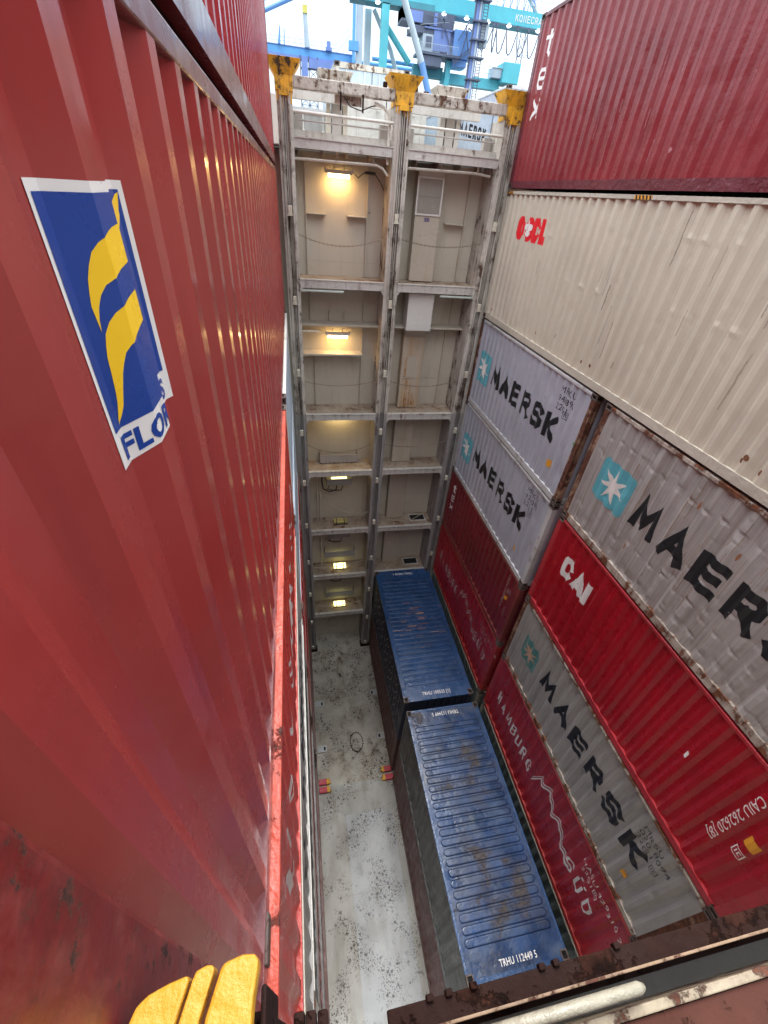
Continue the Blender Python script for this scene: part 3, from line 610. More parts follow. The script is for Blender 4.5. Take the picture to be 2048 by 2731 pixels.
r, wl = container('near blue roofed container with dented, wet and patched roof', XB, *NY, 2.75, 5.5, MT['slate'], MT['blue'], MT['slate'], group=GB, seed=24, dent=.02, roofm=MT['blueworn_glare'], botrail=MT['slate'])
rooftext(r, 'TRHU 112449 5', 4.55, -6.58, True, .12); rooftext(r, 'TRHU 112449 5', 4.55, -12.2, False, .12)
# ------------------------------------------------------------ left hand wall of containers
GLf = 'containers stacked along the left side of the hold'
LN = (-12.46, -6.36)
def left(lab, xf, ya, yb, za, zb, p, rl, **k): return container(lab, xf-WD, ya, yb, za, zb, p, rl, group=GLf, **{'botrail': None if 'seed' in k and k['seed'] > 50 else p, **k})
r, wl = left('brown container on the hold floor, far end of the left stack', .30, *FY, 0, 2.72, MT['brown'], MT['brownrail'], seed=31, dent=.01)
r, wl = left('brown grey container on the hold floor, near end of the left stack', .30, *NY, 0, 2.72, MT['brown'], MT['brownrail'], seed=32, dent=.01)
r, wl = left('dark brown container one up from the floor at far left', .24, *FY, 2.75, 5.47, MT['brown'], MT['brownrail'], seed=33, dent=.01)
r, wl = left('brown container with worn white marks, one up from the floor at near left', .24, *NY, 2.75, 5.47, MT['brown'], MT['slate'], seed=34, dent=.01)
r, wl = left('maroon container third from the floor at far left', .20, *FY, 5.5, 8.22, MT['hamburg'], MT['brownrail'], seed=35, dent=.01)
r, wl = left('brown container third from the floor at near left', .20, *NY, 5.5, 8.22, MT['brown'], MT['brownrail'], seed=36, dent=.01)
r, wl = left('crimson container fourth from the floor at far left', .18, *FY, 8.25, 10.80, MT['hamburg'], MT['hamrail'], seed=37, dent=.01)
wword(r, wl, 1, 'HAMBURG', -5.4, 9.3, .5, 4.4, .08, MT['white'], .4)
r, wl = left('slate grey container fourth from the floor at near left', .18, *NY, 8.25, 10.80, MT['slate'], MT['whiterail'], seed=38, dent=.01)
r, wl = left('pale blue grey container just under the white railed one at far left', .165, *FY, 10.83, 13.53, MT['lightblue'], MT['lightblue'], seed=39, dent=.02)
r, wl = left('grey container with white top rail and black letters at near left', .165, -12.95, -6.36, 10.83, 13.53, MT['maersk_dark'], MT['creamrail'], seed=40, dent=.01)
wword(r, wl, 1, 'MAERSK', -11.4, 11.9, .6, 3.7, .13, MT['black'], .22)
r, wl = left('pale container with white top rail below the far end of the glossy red one', .155, *FY, 13.56, 16.12, MT['lightblue'], MT['whiterail'], seed=41, dent=.01)
r, wl = left('orange red container with white letters under the glossy red one', .155, -12.95, -6.36, 13.56, 16.12, MT['orange'], MT['orangerail'], seed=42, dent=.006)
wword(r, wl, 1, 'HAMBURG SUD', -12.0, 14.5, .5, 5.2, .075, MT['palewhite'], .35)
# glossy red container with the label, right beside the camera
Z0, Z1 = 16.16, 19.20
r, wl = left('glossy red container with a blue and yellow label, filling the left foreground', .112, -13.75, 0, Z0, Z1, MT['florens'], MT['florens_rail'], seed=51, rooftype='flat', nz=8, phase=None, edge=-11.914, inset=.003, depth=.036)
fl_root = r; fl_wall = wl[1]
FZ = r.location.z; FYc = r.location.y
b = MB(); b.box(WD/2-.05, WD/2-.0025, -13.02-FYc, -12.60-FYc, .156, Z1-Z0-.078); obj('intermediate_post', b, MT['florens_dirty'], r, bevel=.01)
b = MB(); b.box(WD/2-.008, WD/2+.012, -12.50-FYc, -12.33-FYc, .02, .13); obj('lifting_plate', b, MT['casting'], r, bevel=.008)
# label
LY0, LZ1 = -12.09, 18.88
def lpoly(polys, m, name, lift): return fl_wall.decal([([Vector(p) for p in q], 0) for q in polys], LY0-FYc, LZ1-FZ, m, name, fl_root, lift=lift)
def strip(A, B_, n=14):
    def res(P_):
        d = [0]
        for p, q in zip(P_[:-1], P_[1:]): d.append(d[-1]+math.dist(p, q))
        o = []
        for i in range(n+1):
            t = d[-1]*i/n; k = max(j for j in range(len(d)) if d[j] <= t+1e-9); k = min(k, len(P_)-2); u = (t-d[k])/(d[k+1]-d[k]); o.append((P_[k][0]*(1-u)+P_[k+1][0]*u, P_[k][1]*(1-u)+P_[k+1][1]*u))
        return o
    a, c = res(A), res(B_); out = []
    for i in range(n):
        q = [a[i], c[i], c[i+1], a[i+1]]; q = [p for j, p in enumerate(q) if math.dist(p, q[j-1]) > 1e-5]
        if len(q) > 2: out.append(q)
    return out
lpoly([[(0,0),(.334,0),(.334,-.402),(0,-.402)]], MT['labelwhite'], 'label', .0012)
lpoly([[(.010,-.013),(.323,-.013),(.323,-.337),(.010,-.337)]], MT['navy'], 'label', .0018)
lpoly(strip([(.055,-.186),(.0515,-.146),(.061,-.108),(.075,-.083),(.096,-.067),(.135,-.056),(.2,-.050),(.27,-.038),(.321,-.017)], [(.055,-.186),(.058,-.166),(.066,-.142),(.085,-.124),(.127,-.111),(.2,-.102),(.27,-.085),(.311,-.055),(.321,-.017)], 20), MT['labelyellow'], 'label', .0024)
lpoly(strip([(.033,-.331),(.045,-.29),(.049,-.25),(.051,-.222),(.058,-.192),(.072,-.174),(.091,-.161),(.133,-.151),(.2,-.143),(.262,-.125)], [(.033,-.331),(.050,-.31),(.056,-.29),(.07,-.248),(.087,-.220),(.134,-.204),(.2,-.19),(.25,-.165),(.262,-.125)], 20), MT['labelyellow'], 'label', .0024)
tp = textpolys('FLORENS', .058, .0022); tw = max(p.x for q, _ in tp for p in q)
fl_wall.decal([([Vector((p.x*.296/tw, p.y)) for p in q], 0) for q, _ in tp], LY0+.018-FYc, LZ1-.391-FZ, MT['navy'], 'lettering', fl_root, lift=.0022)
r, wl = left('bright red container on a maroon rail, highest at left above the glossy red one', .112, -13.75, 0, 19.24, 22.2, MT['upper_red'], MT['florens_rail'], seed=52, rooftype='flat', nz=4)
# ------------------------------------------------------------ far bulkhead
GX = [(.22, .56), (2.87, 3.26), (5.58, 5.98)]
bays = [(.56, 2.87), (3.26, 5.58)]
SZ = [16.90, 12.97, 10.75, 7.96, 5.36, 2.77]
bw = thing('bulkhead', 'beige steel bulkhead closing the far end of the hold', 'bulkhead', (3, 1, 0))
def B(name, b, m, **k): return obj(name, b, m, bw, (-3, -1, 0), **k)
b = MB(); b.box(-3, 9, 1.0, 1.06, 0, 19.6); B('plate', b, MT['bulk'])
for zz in (17.25, 13.9, 11.6, 9.0, 6.6, 4.1):
    b = MB(); b.box(.5, 5.6, .996, 1.0, zz, zz+.008); B('weld_seam', b, MT['bulkdark'])
for (xa, xb) in bays:
    for k, zz in enumerate(SZ):
        b = MB(); b.box(xa, xb, .20, .999, zz-.03, zz); s = B('shelf', b, MT['shelf'])
        b = MB(); b.box(xa, xb, .12, .20, zz-.17, zz-.012)
        b.box(xa, xb, .105, .215, zz-.010, zz+.012); b.box(xa, xb, .115, .14, zz-.20, zz-.17)
        for e, sgn in ((xa, 1), (xb, -1)):   # rounded gusset at each end
            pts = [(e, zz-.17)]+[(e+sgn*.22*(1-math.cos(t)), zz-.17-.14*(1-math.sin(t))) for t in [math.pi/2*i/5 for i in range(6)]]
            b.prism([(e, zz-.17), (e+sgn*.2, zz-.17), (e+sgn*.08, zz-.21), (e, zz-.32)], .121, .138)
        B('stringer', b, MT['lip'])
STF = [[(.80,19.5,16.93),(2.43,19.5,16.93),(.83,16.7,15.72),(2.44,16.7,15.72),(2.42,15.6,13.0),(.92,14.76,13.0),(.56,15.6,14.86),(2.49,1.6,0),(1.39,15.95,15.72),(1.86,15.95,15.72)],
       [(5.22,19.5,16.93),(5.78,19.5,16.93),(5.25,16.7,15.72),(5.17,15.6,13.0),(5.82,15.6,13.0)]]
for q in STF:
    for (x, za, zb) in q:
        b = MB(); b.box(x-.012, x+.012, .90, .999, zb, za); B('stiffener', b, MT['bulk'])
for (xa, xb, z) in ((.56,2.87,15.67), (3.26,3.66,15.67), (4.48,5.58,15.67), (.56,2.40,14.80)):
    b = MB(); b.box(xa, xb, .55, .999, z-.02, z); b.box(xa, xb, .55, .57, z-.05, z-.02); B('shelf', b, MT['bulk'])
for (xa, xb) in ((.82,1.32), (1.89,2.40), (4.63,5.18)):
    b = MB(); b.box(xa, xb, .80, .999, 18.33, 18.35); B('bracket', b, MT['bulk'])
b = MB()
for k in range(24):
    a, c = 2*math.pi*k/24, 2*math.pi*(k+1)/24
    b.prism([(1.47+.27*math.cos(a), .96+.36*math.sin(a)), (1.47+.27*math.cos(c), .96+.36*math.sin(c)), (1.47+.25*math.cos(c), .96+.34*math.sin(c)), (1.47+.25*math.cos(a), .96+.34*math.sin(a))], .975, .998)
B('access_cover', b, MT['bulkdark'])
for z in (8.0, 5.4): # dark openings with rims in the right bay shelves
    b = MB(); b.box(4.74, 5.35, .46, .80, z-.03, z-.012); B('opening', b, MT['hole'])
    b = MB(); b.box(4.70, 5.39, .42, .46, z-.045, z+.004); b.box(4.70, 5.39, .80, .84, z-.045, z+.004); b.box(4.70, 4.74, .46, .80, z-.045, z+.004); b.box(5.35, 5.39, .46, .80, z-.045, z+.004); B('opening_rim', b, MT['lip'])
# cell guides
lab = ['peeling vertical cell guide beside the left container stack', 'peeling vertical cell guide in the middle of the bulkhead', 'peeling vertical cell guide beside the right container wall']
for i, (xa, xb) in enumerate(GX):
    t = thing('cell_guide', lab[i], 'cell guide', ((xa+xb)/2, .2, 0), 'cell guides on the far bulkhead'); cx = (xa+xb)/2; hw = (xb-xa)/2
    def gcol(z0, z1, m, name):
        b = MB(); dx = .04 if i == 0 else 0
        b.box(-hw, -hw+.11, -.10, -.075, z0, z1); b.box(hw-.11, hw, -.10, -.075, z0, z1)
        b.box(-hw, -hw+.015, -.075, .8, z0, z1); b.box(hw-.015, hw, -.075, .8, z0, z1)
        b.box(-hw+.015, hw-.015, -.02, -.005, z0, z1)
        for x in (-.055, -.018, .03): b.box(x-.008, x+.008, -.12, -.021, z0, z1)
        b.box(-.10, -.075, -.16, -.021, z0, z1); b.box(.075, .10, -.16, -.021, z0, z1)
        obj(name, b, m, t)
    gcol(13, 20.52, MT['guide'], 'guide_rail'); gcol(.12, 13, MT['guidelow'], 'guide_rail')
    b = MB(); b.box(-hw-.05, hw+.05, -.22, .1, 0, .12); obj('foot', b, MT['shaderust'], t, bevel=.01)
    zz = .32
    while zz < 18.5:
        b = MB(); b.box(-.05, .05, -.185, -.121, zz-.09, zz+.09); b.box(-.045, -.01, -.2, -.185, zz-.02, zz+.09); b.box(.01, .045, -.2, -.185, zz-.02, zz+.09); b.box(-.07, .07, -.18, -.17, zz-.12, zz-.09)
        obj('clip', b, MT['clip'], t, bevel=.004); zz += 2.01
    # flared head
    b = MB(); hl, hr = hw+.20, hw+.20
    b.hexa([(-hw-.02,-.12,20.74),(hw+.02,-.12,20.74),(hw+.02,.4,20.74),(-hw-.02,.4,20.74),(-hl,-.20,21.0),(hr,-.20,21.0),(hr,.5,21.0),(-hl,.5,21.0)]); b.box(-hw-.02, hw+.02, -.12, .4, 20.50, 20.739)
    b.box(-.11, .11, -.165, -.121, 20.42, 20.52)
    for k in range(7):
        x = -hw+.02+k*(2*hw-.04)/6; L_ = random.uniform(.05,.28); b.box(x-.016, x+.016, -.106, -.1005, 20.498-L_, 20.498)
    obj('flared_head', b, MT['yellow'], t, bevel=.008)
# lamps
def lamp(label, x0, x1, y, z, lit=True, power=18, colr=(1,.66,.30)):
    t = thing('bulkhead_lamp', label, 'lamp', ((x0+x1)/2, y, z), 'tube lamps on the far bulkhead'); h = (x1-x0)/2
    b = MB(); b.box(-h-.06, h+.06, -.06, .06, 0, .08); b.box(-h-.09, -h-.06, -.03, .03, .02, .12); b.box(h+.06, h+.09, -.03, .03, .02, .12); obj('housing', b, MT['fixture'], t, bevel=.006)
    b = MB(); b.tube([(-h, -.02, -.035), (h, -.02, -.035)], .045, 10); obj('tube', b, MT['glow'], t)
    b = MB(); b.tube([(-h*.5,.0,.08),(-h*.5,.05,.18)], .01, 6); b.tube([(h*.5,.0,.08),(h*.5,.05,.18)], .01, 6); obj('hanger', b, MT['fixture'], t)
    L_ = bpy.data.lights.new('tube_light', 'AREA'); L_.shape = 'RECTANGLE'; L_.size = 2*h; L_.size_y = .08; L_.energy = power; L_.color = colr
    lo_ = bpy.data.objects.new('tube_light', L_); col.objects.link(lo_); lo_.parent = t; lo_.location = (0, -.02, -.10)
    lo_.rotation_euler = (math.radians(12), 0, 0)
    return t
lamp('lit warm tube lamp high in the left bay under the walkway', 1.38, 1.92, .80, 19.20, power=3.2, colr=(1,.58,.20))
lamp('lit warm tube lamp above the small ledge in the left bay', 1.33, 1.93, .72, 15.33, power=2.4, colr=(1,.58,.20))
lamp('glowing lamp hidden under the stringer above the chain and steel box', 1.4, 2.0, .72, 12.84, power=2.6, colr=(1,.78,.36))
# cable and junction of top lamp
b = MB(); b.tube([(2.05,.8,19.24),(2.15,.82,19.16),(2.25,.85,19.24),(2.33,.86,19.28)], .012, 6); b.tube([(2.33,.86,19.28),(2.6,.86,19.28)], .03, 8); b.tube([(2.6,.86,19.26),(2.75,.86,19.1),(2.85,.86,18.95)], .012, 6)
tag(obj('lamp_cable', b, MT['cable']), 'black cable looping from the topmost lit lamp to the middle guide', 'cable')
b = MB(); b.tube([(.56,.6,15.45),(1.05,.6,15.45)], .028, 8); b.tube([(1.05,.6,15.44),(1.18,.62,15.38),(1.3,.7,15.38)], .012, 6)
tag(obj('conduit', b, MT['pipe']), 'short pale conduit leading to the second lit lamp', 'conduit')
for (xa, xb, l) in ((.56,1.74,'pale green tube under the stringer in the left bay'), (4.56,5.58,'pale green tube under the stringer in the right bay')):
    b = MB(); b.tube([(xa,.17,16.63),(xb,.17,16.63)], .033, 10); b.tube([(xa+.1,.17,16.63),(xa+.13,.17,16.63)], .042, 10); b.tube([(xb-.1,.17,16.63),(xb-.07,.17,16.63)], .042, 10)
    b.bar((xa+.2,.17,16.66), (xa+.2,.17,16.72), .02); tag(obj('light_tube', b, MT['tube']), l, 'tube', 'pale tubes under the stringers')
# trays with lamp gear
for (xa, xb, z0, z1, l, lit) in ((1.22,2.21,9.77,10.12,'dark grey lamp tray with a lit lamp behind it',1), (1.25,2.2,7.06,7.36,'grey lamp tray hung below the fifth shelf',0), (1.30,2.15,4.55,4.78,'grey lamp tray hung low in the sixth cell',0),
                                 (1.0,2.4,10.80,11.2,'pale notched steel box standing on a shelf under a chain',0), (1.1,2.43,5.92,6.32,'long grey tray above the brighter yellow lantern, upper of two',0), (1.1,2.47,3.28,3.70,'long grey tray above the lowest yellow lantern',0)):
    t = thing('lamp_tray', l, 'tray', ((xa+xb)/2, .8, z0), 'trays on the bulkhead'); h = (xb-xa)/2; H = z1-z0
    b = MB(); b.box(-h, h, -.12, -.10, 0, H*.8); b.box(-h, h, -.10, .05, .0, .02); b.box(-h, -h+.02, -.10, .19, .0, H); b.box(h-.02, h, -.10, .19, 0, H)
    obj('tray', b, MT['trough'] if z0 < 10.5 else MT['bulkdark'], t, bevel=.005)
    b = MB()
    for k in range(8): x = -h+.12+k*(2*h-.24)/7; b.box(x-.02, x+.02, -.125, -.1, -.03, .0)
    obj('drain_lip', b, MT['fixture'], t)
    if xb-xa < 1.05:
        b = MB(); b.tube([(-h*.75,.0,-.02),(-h*.9,.02,-.25),(-h*.4,.05,-.36),(h*.2,.02,-.32),(h*.3,0,-.1)], .02, 6); obj('cable', b, MT['cable'], t)
    if lit:
        b = MB(); b.tube([(-h*.6,.02,H*.72),(h*.6,.02,H*.72)], .04, 8); obj('lamp_tube', b, MT['glowy'], t)
        L_ = bpy.data.lights.new('tube_light', 'AREA'); L_.shape = 'RECTANGLE'; L_.size = .7; L_.size_y = .08; L_.energy = 3; L_.color = (1,.9,.45)
        lo_ = bpy.data.objects.new('tube_light', L_); col.objects.link(lo_); lo_.parent = t; lo_.location = (0, .03, H+.02); lo_.rotation_euler = (math.radians(200), 0, 0)
# yellow lanterns lying on the shelves
for (z, lit, l) in ((7.96, 0, 'dull yellow lantern on the fifth shelf of the left bay'), (5.36, 1, 'glowing yellow lantern on the sixth shelf of the left bay'), (2.77, 1, 'glowing yellow lantern on the lowest shelf of the left bay')):
    t = thing('lantern', l, 'lantern', (1.76, .60, z), 'lanterns on the shelves')
    b = MB(); b.box(-.27, .27, -.13, .13, .04, .16)
    obj('glass', b, MT['glowy'] if lit else mat('unlit yellow glass', (.5,.42,.15), .4), t, bevel=.03)
    b = MB()
    for x in (-.16, .16): b.box(x-.015, x+.015, -.145, .145, .0, .175)
    b.box(-.30, .30, -.15, -.135, 0, .04); b.box(-.30, .30, .135, .15, 0, .04); obj('cage', b, MT['cable'], t)
# chains
def chain(label, xa, xb, za, zm, zb, y=.28, m='chain'):
    t = MB(); n = int((xb-xa)/.055); c0 = (za+zb)/2
    P_ = [Vector((xa+(xb-xa)*i/n, y, za+(zb-za)*i/n-(c0-zm)*4*(i/n)*(1-i/n))) for i in range(n+1)]
    for i in range(n):
        a, c = P_[i], P_[i+1]; d = (c-a).normalized(); up = Vector((0,0,1)) if i % 2 else Vector((0,1,0)); u = d.cross(up).normalized() if i % 2 == 0 else Vector((0,1,0))
        mid = (a+c)/2; L_ = (c-a).length*.66; pts = [mid+d*(L_*math.cos(q))+u*(.017*math.sin(q)) for q in [2*math.pi*k/6 for k in range(6)]]
        t.tube(pts, .006, 4, closed=True)
    tag(obj('chain', t, MT[m]), label, 'chain', 'chains across the bulkhead bays')
chain('rusty chain sagging below the topmost lit lamp', .5, 2.85, 17.93, 17.70, 17.96)
chain('rusty chain sagging across the duct under the vent grille', 3.28, 5.6, 17.95, 17.83, 17.98)
chain('thin chain sagging in the left bay below the second lit lamp', .55, 2.85, 14.03, 13.89, 14.07)
chain('thin chain sagging over the rust stained duct hatch', 3.3, 5.6, 14.05, 13.88, 14.10)
chain('thin chain above the notched steel box', .57, 2.85, 11.77, 11.45, 11.80)
chain('thin chain across the pale duct in the fourth right cell', 3.3, 5.6, 11.74, 11.62, 11.84)
def rope(label, pts, rr=.012):
    b = MB(); b.tube(pts, rr, 6); tag(obj('rope', b, MT['rope']), label, 'rope', 'slack ropes in the bulkhead bays')
rope('frayed rope hanging from the dark grey lamp tray to the middle guide', [(1.0,.6,9.35),(1.3,.5,9.1),(1.7,.4,8.75),(2.2,.35,8.6),(2.6,.3,8.58),(2.86,.3,8.7)])
rope('slack rope looping onto the shelf beside a dark opening', [(3.3,.4,8.4),(3.8,.4,8.12),(4.3,.45,8.0),(4.75,.45,8.02),(5.1,.4,8.3),(5.57,.35,8.85)])
rope('slack rope low over the shelf of the upper lantern', [(.6,.3,5.75),(1.2,.3,5.68),(2.0,.3,5.78),(2.86,.3,6.0)])
rope('slack rope low over the shelf of the lowest lantern', [(.65,.3,3.2),(1.3,.3,3.06),(2.1,.3,3.1),(2.86,.3,3.35)])
for (x, za, zb, l) in ((.87,10.55,7.98,'slim vertical pipe left of the dark grey lamp tray'), (.98,10.55,7.98,'slim vertical pipe nearest the dark grey lamp tray'), (.96,7.7,5.38,'slim vertical pipe beside the grey tray in the fifth cell')):
    b = MB(); b.tube([(x,.85,za),(x,.85,zb)], .018, 8); b.box(x-.03, x+.03, .84, .99, (za+zb)/2, (za+zb)/2+.03); tag(obj('pipe', b, MT['pipe']), l, 'pipe', 'slim pipes in the left bay')
b = MB(); b.tube([(1.08,.85,10.5),(1.05,.84,9.9),(1.1,.8,9.55),(1.35,.78,9.42),(1.6,.78,9.5),(1.65,.8,9.75)], .028, 8); tag(obj('cable_loop', b, MT['cable']), 'thick black cable looping under the dark grey lamp tray', 'cable')
# ventilation duct
t = thing('ventilation_duct', 'pale ventilation duct running down the right bay', 'duct', (4.1, .8, 0))
segs = [(3.69,4.40,16.92,19.48,.62,'duct'), (3.72,4.42,12.99,15.62,.65,'ductstain'), (3.71,4.43,10.77,12.78,.68,'duct'), (3.71,4.44,7.98,10.56,.68,'duct'), (3.72,4.46,5.38,7.78,.68,'duct'), (3.72,4.46,2.8,5.2,.68,'duct')]
for (xa, xb, za, zb, y, m) in segs:
    b = MB(); b.box(xa-4.1, xb-4.1, y-.8, .198, za, zb); obj('duct_section', b, MT[m], t, bevel=.012)
b = MB(); b.box(-.44, .34, -.52, .10, 15.62, 16.66); obj('duct_box', b, MT['boxpaint'], t, bevel=.02)
b = MB(); b.hexa([(-.36,-.14,15.35),(.28,-.14,15.35),(.28,.1,15.35),(-.36,.1,15.35),(-.42,-.50,15.619),(.32,-.50,15.619),(.32,.1,15.619),(-.42,.1,15.619)]); obj('duct_neck', b, MT['duct'], t)
b = MB(); b.box(-.42,.29,-.205,-.181,18.50,18.54); b.box(-.42,.29,-.205,-.181,19.28,19.32); b.box(-.42,-.38,-.205,-.181,18.54,19.28); b.box(.25,.29,-.205,-.181,18.54,19.28); gf = obj('grille_frame', b, MT['boxpaint'], t)
b = MB()
for k in range(17): x = -.37+k*.038; b.box(x-.003,x+.003,-.196,-.190,18.54,19.28)
for k in range(20): z = 18.56+k*.037; b.box(-.38,.25,-.190,-.184,z-.003,z+.003)
b.box(-.38,.25,-.20,-.197,18.90,18.915); obj('grille_mesh', b, MT['grille'], gf)
b = MB(); b.box(-.15,.01,-.186,-.181,18.36,18.46); pl = obj('number_plate', b, mat('plate violet', (.22,.18,.26), .5), t)
ps = textpolys('11', .10, .004); mb = MB()
for q, _ in ps: mb.add([(-.12+p.x, -.188, 18.375+p.y) for p in q], [tuple(range(len(q)))])
obj('lettering', mb, MT['black'], pl)
b = MB(); b.box(-.27,.10,-.165,-.152,14.06,14.74); b.box(-.27,.10,-.17,-.165,14.03,14.06); obj('inspection_hatch', b, MT['duct'], t, bevel=.004)
for (x, w_, za, zb) in ((-.33,.10,13.0,13.7),(-.20,.13,13.0,14.02),(-.05,.09,13.0,13.9),(.05,.12,13.0,13.5),(.16,.05,13.0,13.3)):
    b = MB(); b.prism([(x,za),(x+w_,za),(x+w_*.8,zb-.1),(x+w_*.5,zb),(x+.01,zb-.06)], -.1535-.001*(x+.4), -.1505); obj('rust_stain', b, MT['ductrust'], t)
b = MB(); b.prism([(-.27,14.07),(-.19,14.07),(-.2,14.72),(-.25,14.72)], -.168, -.1655); obj('rust_stain', b, MT['ductrust'], t)
b = MB(); b.box(-.28,.1,-.135,-.121,11.75,12.5); b.box(-.28,.1,-.15,-.135,11.72,11.75); obj('inspection_hatch', b, MT['duct'], t, bevel=.004)
# pipe under the walkway
b = MB()
t = thing('overhead_pipe', 'thin pale pipe hung under the walkway along the left bay', 'pipe', (1.7, .3, 19.4), 'pipes under the walkway')
b.tube([(-1.14,0,.0),(.84,0,.02),(.98,0,-.03),(1.12,0,-.16)], .028, 8); obj('pipe_run', b, MT['pipe'], t)
for x in (-.15, .75): b = MB(); b.box(x-.02, x+.02, -.01, .02, .02, .2); obj('hanger', b, MT['white_rust'], t)
t = thing('overhead_pipe', 'thin pale pipe hung under the walkway along the right bay', 'pipe', (4.4, .3, 19.4), 'pipes under the walkway')
b = MB(); b.tube([(-1.14,0,.03),(.7,0,.06),(1.1,0,.03)], .028, 8); obj('pipe_run', b, MT['pipe'], t)
for x in (-.2, .75): b = MB(); b.box(x-.02, x+.02, -.01, .02, .06, .22); obj('hanger', b, MT['white_rust'], t)
# ------------------------------------------------------------ lashing bridge on top of the bulkhead
t = thing('lashing_bridge', 'pale walkway with rusty top beams across the far end of the hold', 'walkway', (3, 1.2, 19.6))
def LB(name, b, m, par=None, **k): return obj(name, b, m, par or t, (-3, -1.2, -19.6), **k)
b = MB(); b.box(-3, 9, .4, 2.1, 19.62, 19.64); 
for x in [i*.58-.5 for i in range(12)]: b.box(x-.01, x+.01, .4, 2.1, 19.5, 19.62)
LB('walkway_floor', b, MT['bulkdark'])
for (xa, xb) in bays:
    b = MB(); b.box(xa, xb, .12, .14, 19.59, 19.765); b.box(xa, xb, .10, .40, 19.765, 19.785); b.box(xa, xb, .385, .40, 19.785, 19.92); LB('coaming', b, MT['lip'])
    b = MB(); b.box(xa, xb, .12, .32, 20.57, 20.765); LB('top_beam', b, MT['white_rust'], bevel=.012)
    b = MB(); b.tube([(xa, .16, 20.20), (xb, .16, 20.20)], .03, 8); LB('handrail', b, MT['pipe'])
    b = MB(); b.tube([(xa+.15, .30, 20.08), (xb-.1, .30, 20.08)], .018, 6); LB('handrail', b, MT['bulkdark'])
    for x in (xa+.02, xb-.24):
        b = MB(); b.box(x, x+.2, .70, .9, 19.64, 20.2); LB('post_box', b, MT['bulkdark'])
    b = MB(); b.box(xa, xb, 1.95, 2.1, 20.62, 20.80); LB('top_beam', b, MT['lip'])
for x in (-1.2, .0, .28, 2.98, 6.25, 7.4):
    b = MB(); b.box(x, x+.25, 1.9, 2.2, 19.64, 20.65); LB('column', b, MT['lip'])
for (xa, xb, m) in ((1.45,1.56,'creamrail'),(1.60,1.84,'bulkdark'),(1.88,2.0,'creamrail'),(4.55,4.68,'lip'),(4.72,4.96,'bulkdark'),(5.0,5.12,'lip')):
    b = MB(); b.box(xa, xb, 2.2, 2.5 if m != 'bulkdark' else 2.6, 19.64, 20.78); LB('column', b, MT[m])
for cx in (1.66, 4.70):
    b = MB(); b.hexa([(cx-.33,1.9,20.99),(cx+.33,1.9,20.99),(cx+.33,2.5,20.99),(cx-.33,2.5,20.99),(cx-.44,1.85,21.2),(cx+.44,1.85,21.2),(cx+.44,2.6,21.2),(cx-.44,2.6,21.2)]); b.box(cx-.2,cx+.2,2.0,2.4,20.79,20.99); LB('flared_head', b, MT['white_rust'], bevel=.008)
b = MB(); b.box(1.50, 2.12, .32, .36, 20.42, 20.62); LB('lamp_housing', b, MT['white_rust'], bevel=.03)
for x in (1.62, 2.12): b = MB(); b.box(x-.02, x+.02, .10, .118, 20.30, 20.60); LB('hook', b, MT['shaderust'])
b = MB(); b.tube([(1.7,.25,20.55),(1.85,.25,20.40),(2.1,.25,20.35),(2.35,.25,20.45),(2.55,.25,20.48)], .012, 6); LB('cable', b, MT['cable'])
b = MB(); b.tube([(2.4,.24,20.5),(2.6,.24,20.46),(2.74,.24,20.36),(2.78,.24,20.2),(2.78,.24,19.8),(2.78,.24,19.45)], .032, 8); LB('pipe', b, MT['pipe'])
for x in (2.62, 3.33):
    b = MB(); b.box(x-.05, x+.05, .18, .24, 20.765, 20.87); LB('pad_eye', b, MT['shaderust'], bevel=.02)
# ------------------------------------------------------------ containers in the next bay
GN = 'containers in the bay beyond the lashing bridge'
def nxt(label, x0, y0, y1, z1, p, rl, **k): return container(label, x0, y0, y1, z1-2.85, z1, p, rl, group=GN, doors_at=-1, rooftype='flat', nz=1, vis=(), **k)
nxt('white container with doors shut, seen under the left top beam', 2.06, 3.6, 9.6, 21.3, MT['whiterail'], MT['whiterail'])
nxt('grey container with doors shut, behind the left guide head', -.55, 4.4, 10.4, 20.75, MT['maersk_dark'], MT['maersk_rail'])
r, wl = container('pale grey container with black name, seen through the right opening', 5.12, 3.0, 9.1, 18.2, 21.1, MT['lightblue'], MT['maersk_rail'], group=GN, doors_at=-1, rooftype='flat')
b = MB()
# the name on its door end
ps, _ = strokeword('MAERSK', .30, .17, .045, .06); mb = MB()
r2, wl2 = container('pale container with doors shut at the right of the right opening', 8.2, 3.4, 9.4, 18.2, 21.1, MT['whiterail'], MT['maersk_rail'], group=GN, doors_at=-1, rooftype='flat')
b = MB(); b.box(-1.06, -.12, -3.125, -3.115, 1.75, 2.72); pn = obj('name_panel', b, MT['lightblue'], r)
for q, k in ps: mb.add([(-1.02+p.x*.66, -3.128-.001*k, 2.22+p.y-.1*p.x) for p in q], [(0,1,2,3)])
obj('lettering', mb, MT['black'], pn)
r3, wl3 = container('weathered grey container with rusty rail standing above the top beam by the middle guide', 2.0, 6.2, 12.2, 19.2, 22.1, MT['lightblue'], MT['white_rust'], group=GN, doors_at=-1, rooftype='flat')
r4, wl4 = container('grey corrugated container above the right top beam', 8.6, 8.0, 14.0, 19.6, 22.45, MT['maersk'], MT['maersk_rail'], group=GN, rooftype='flat')
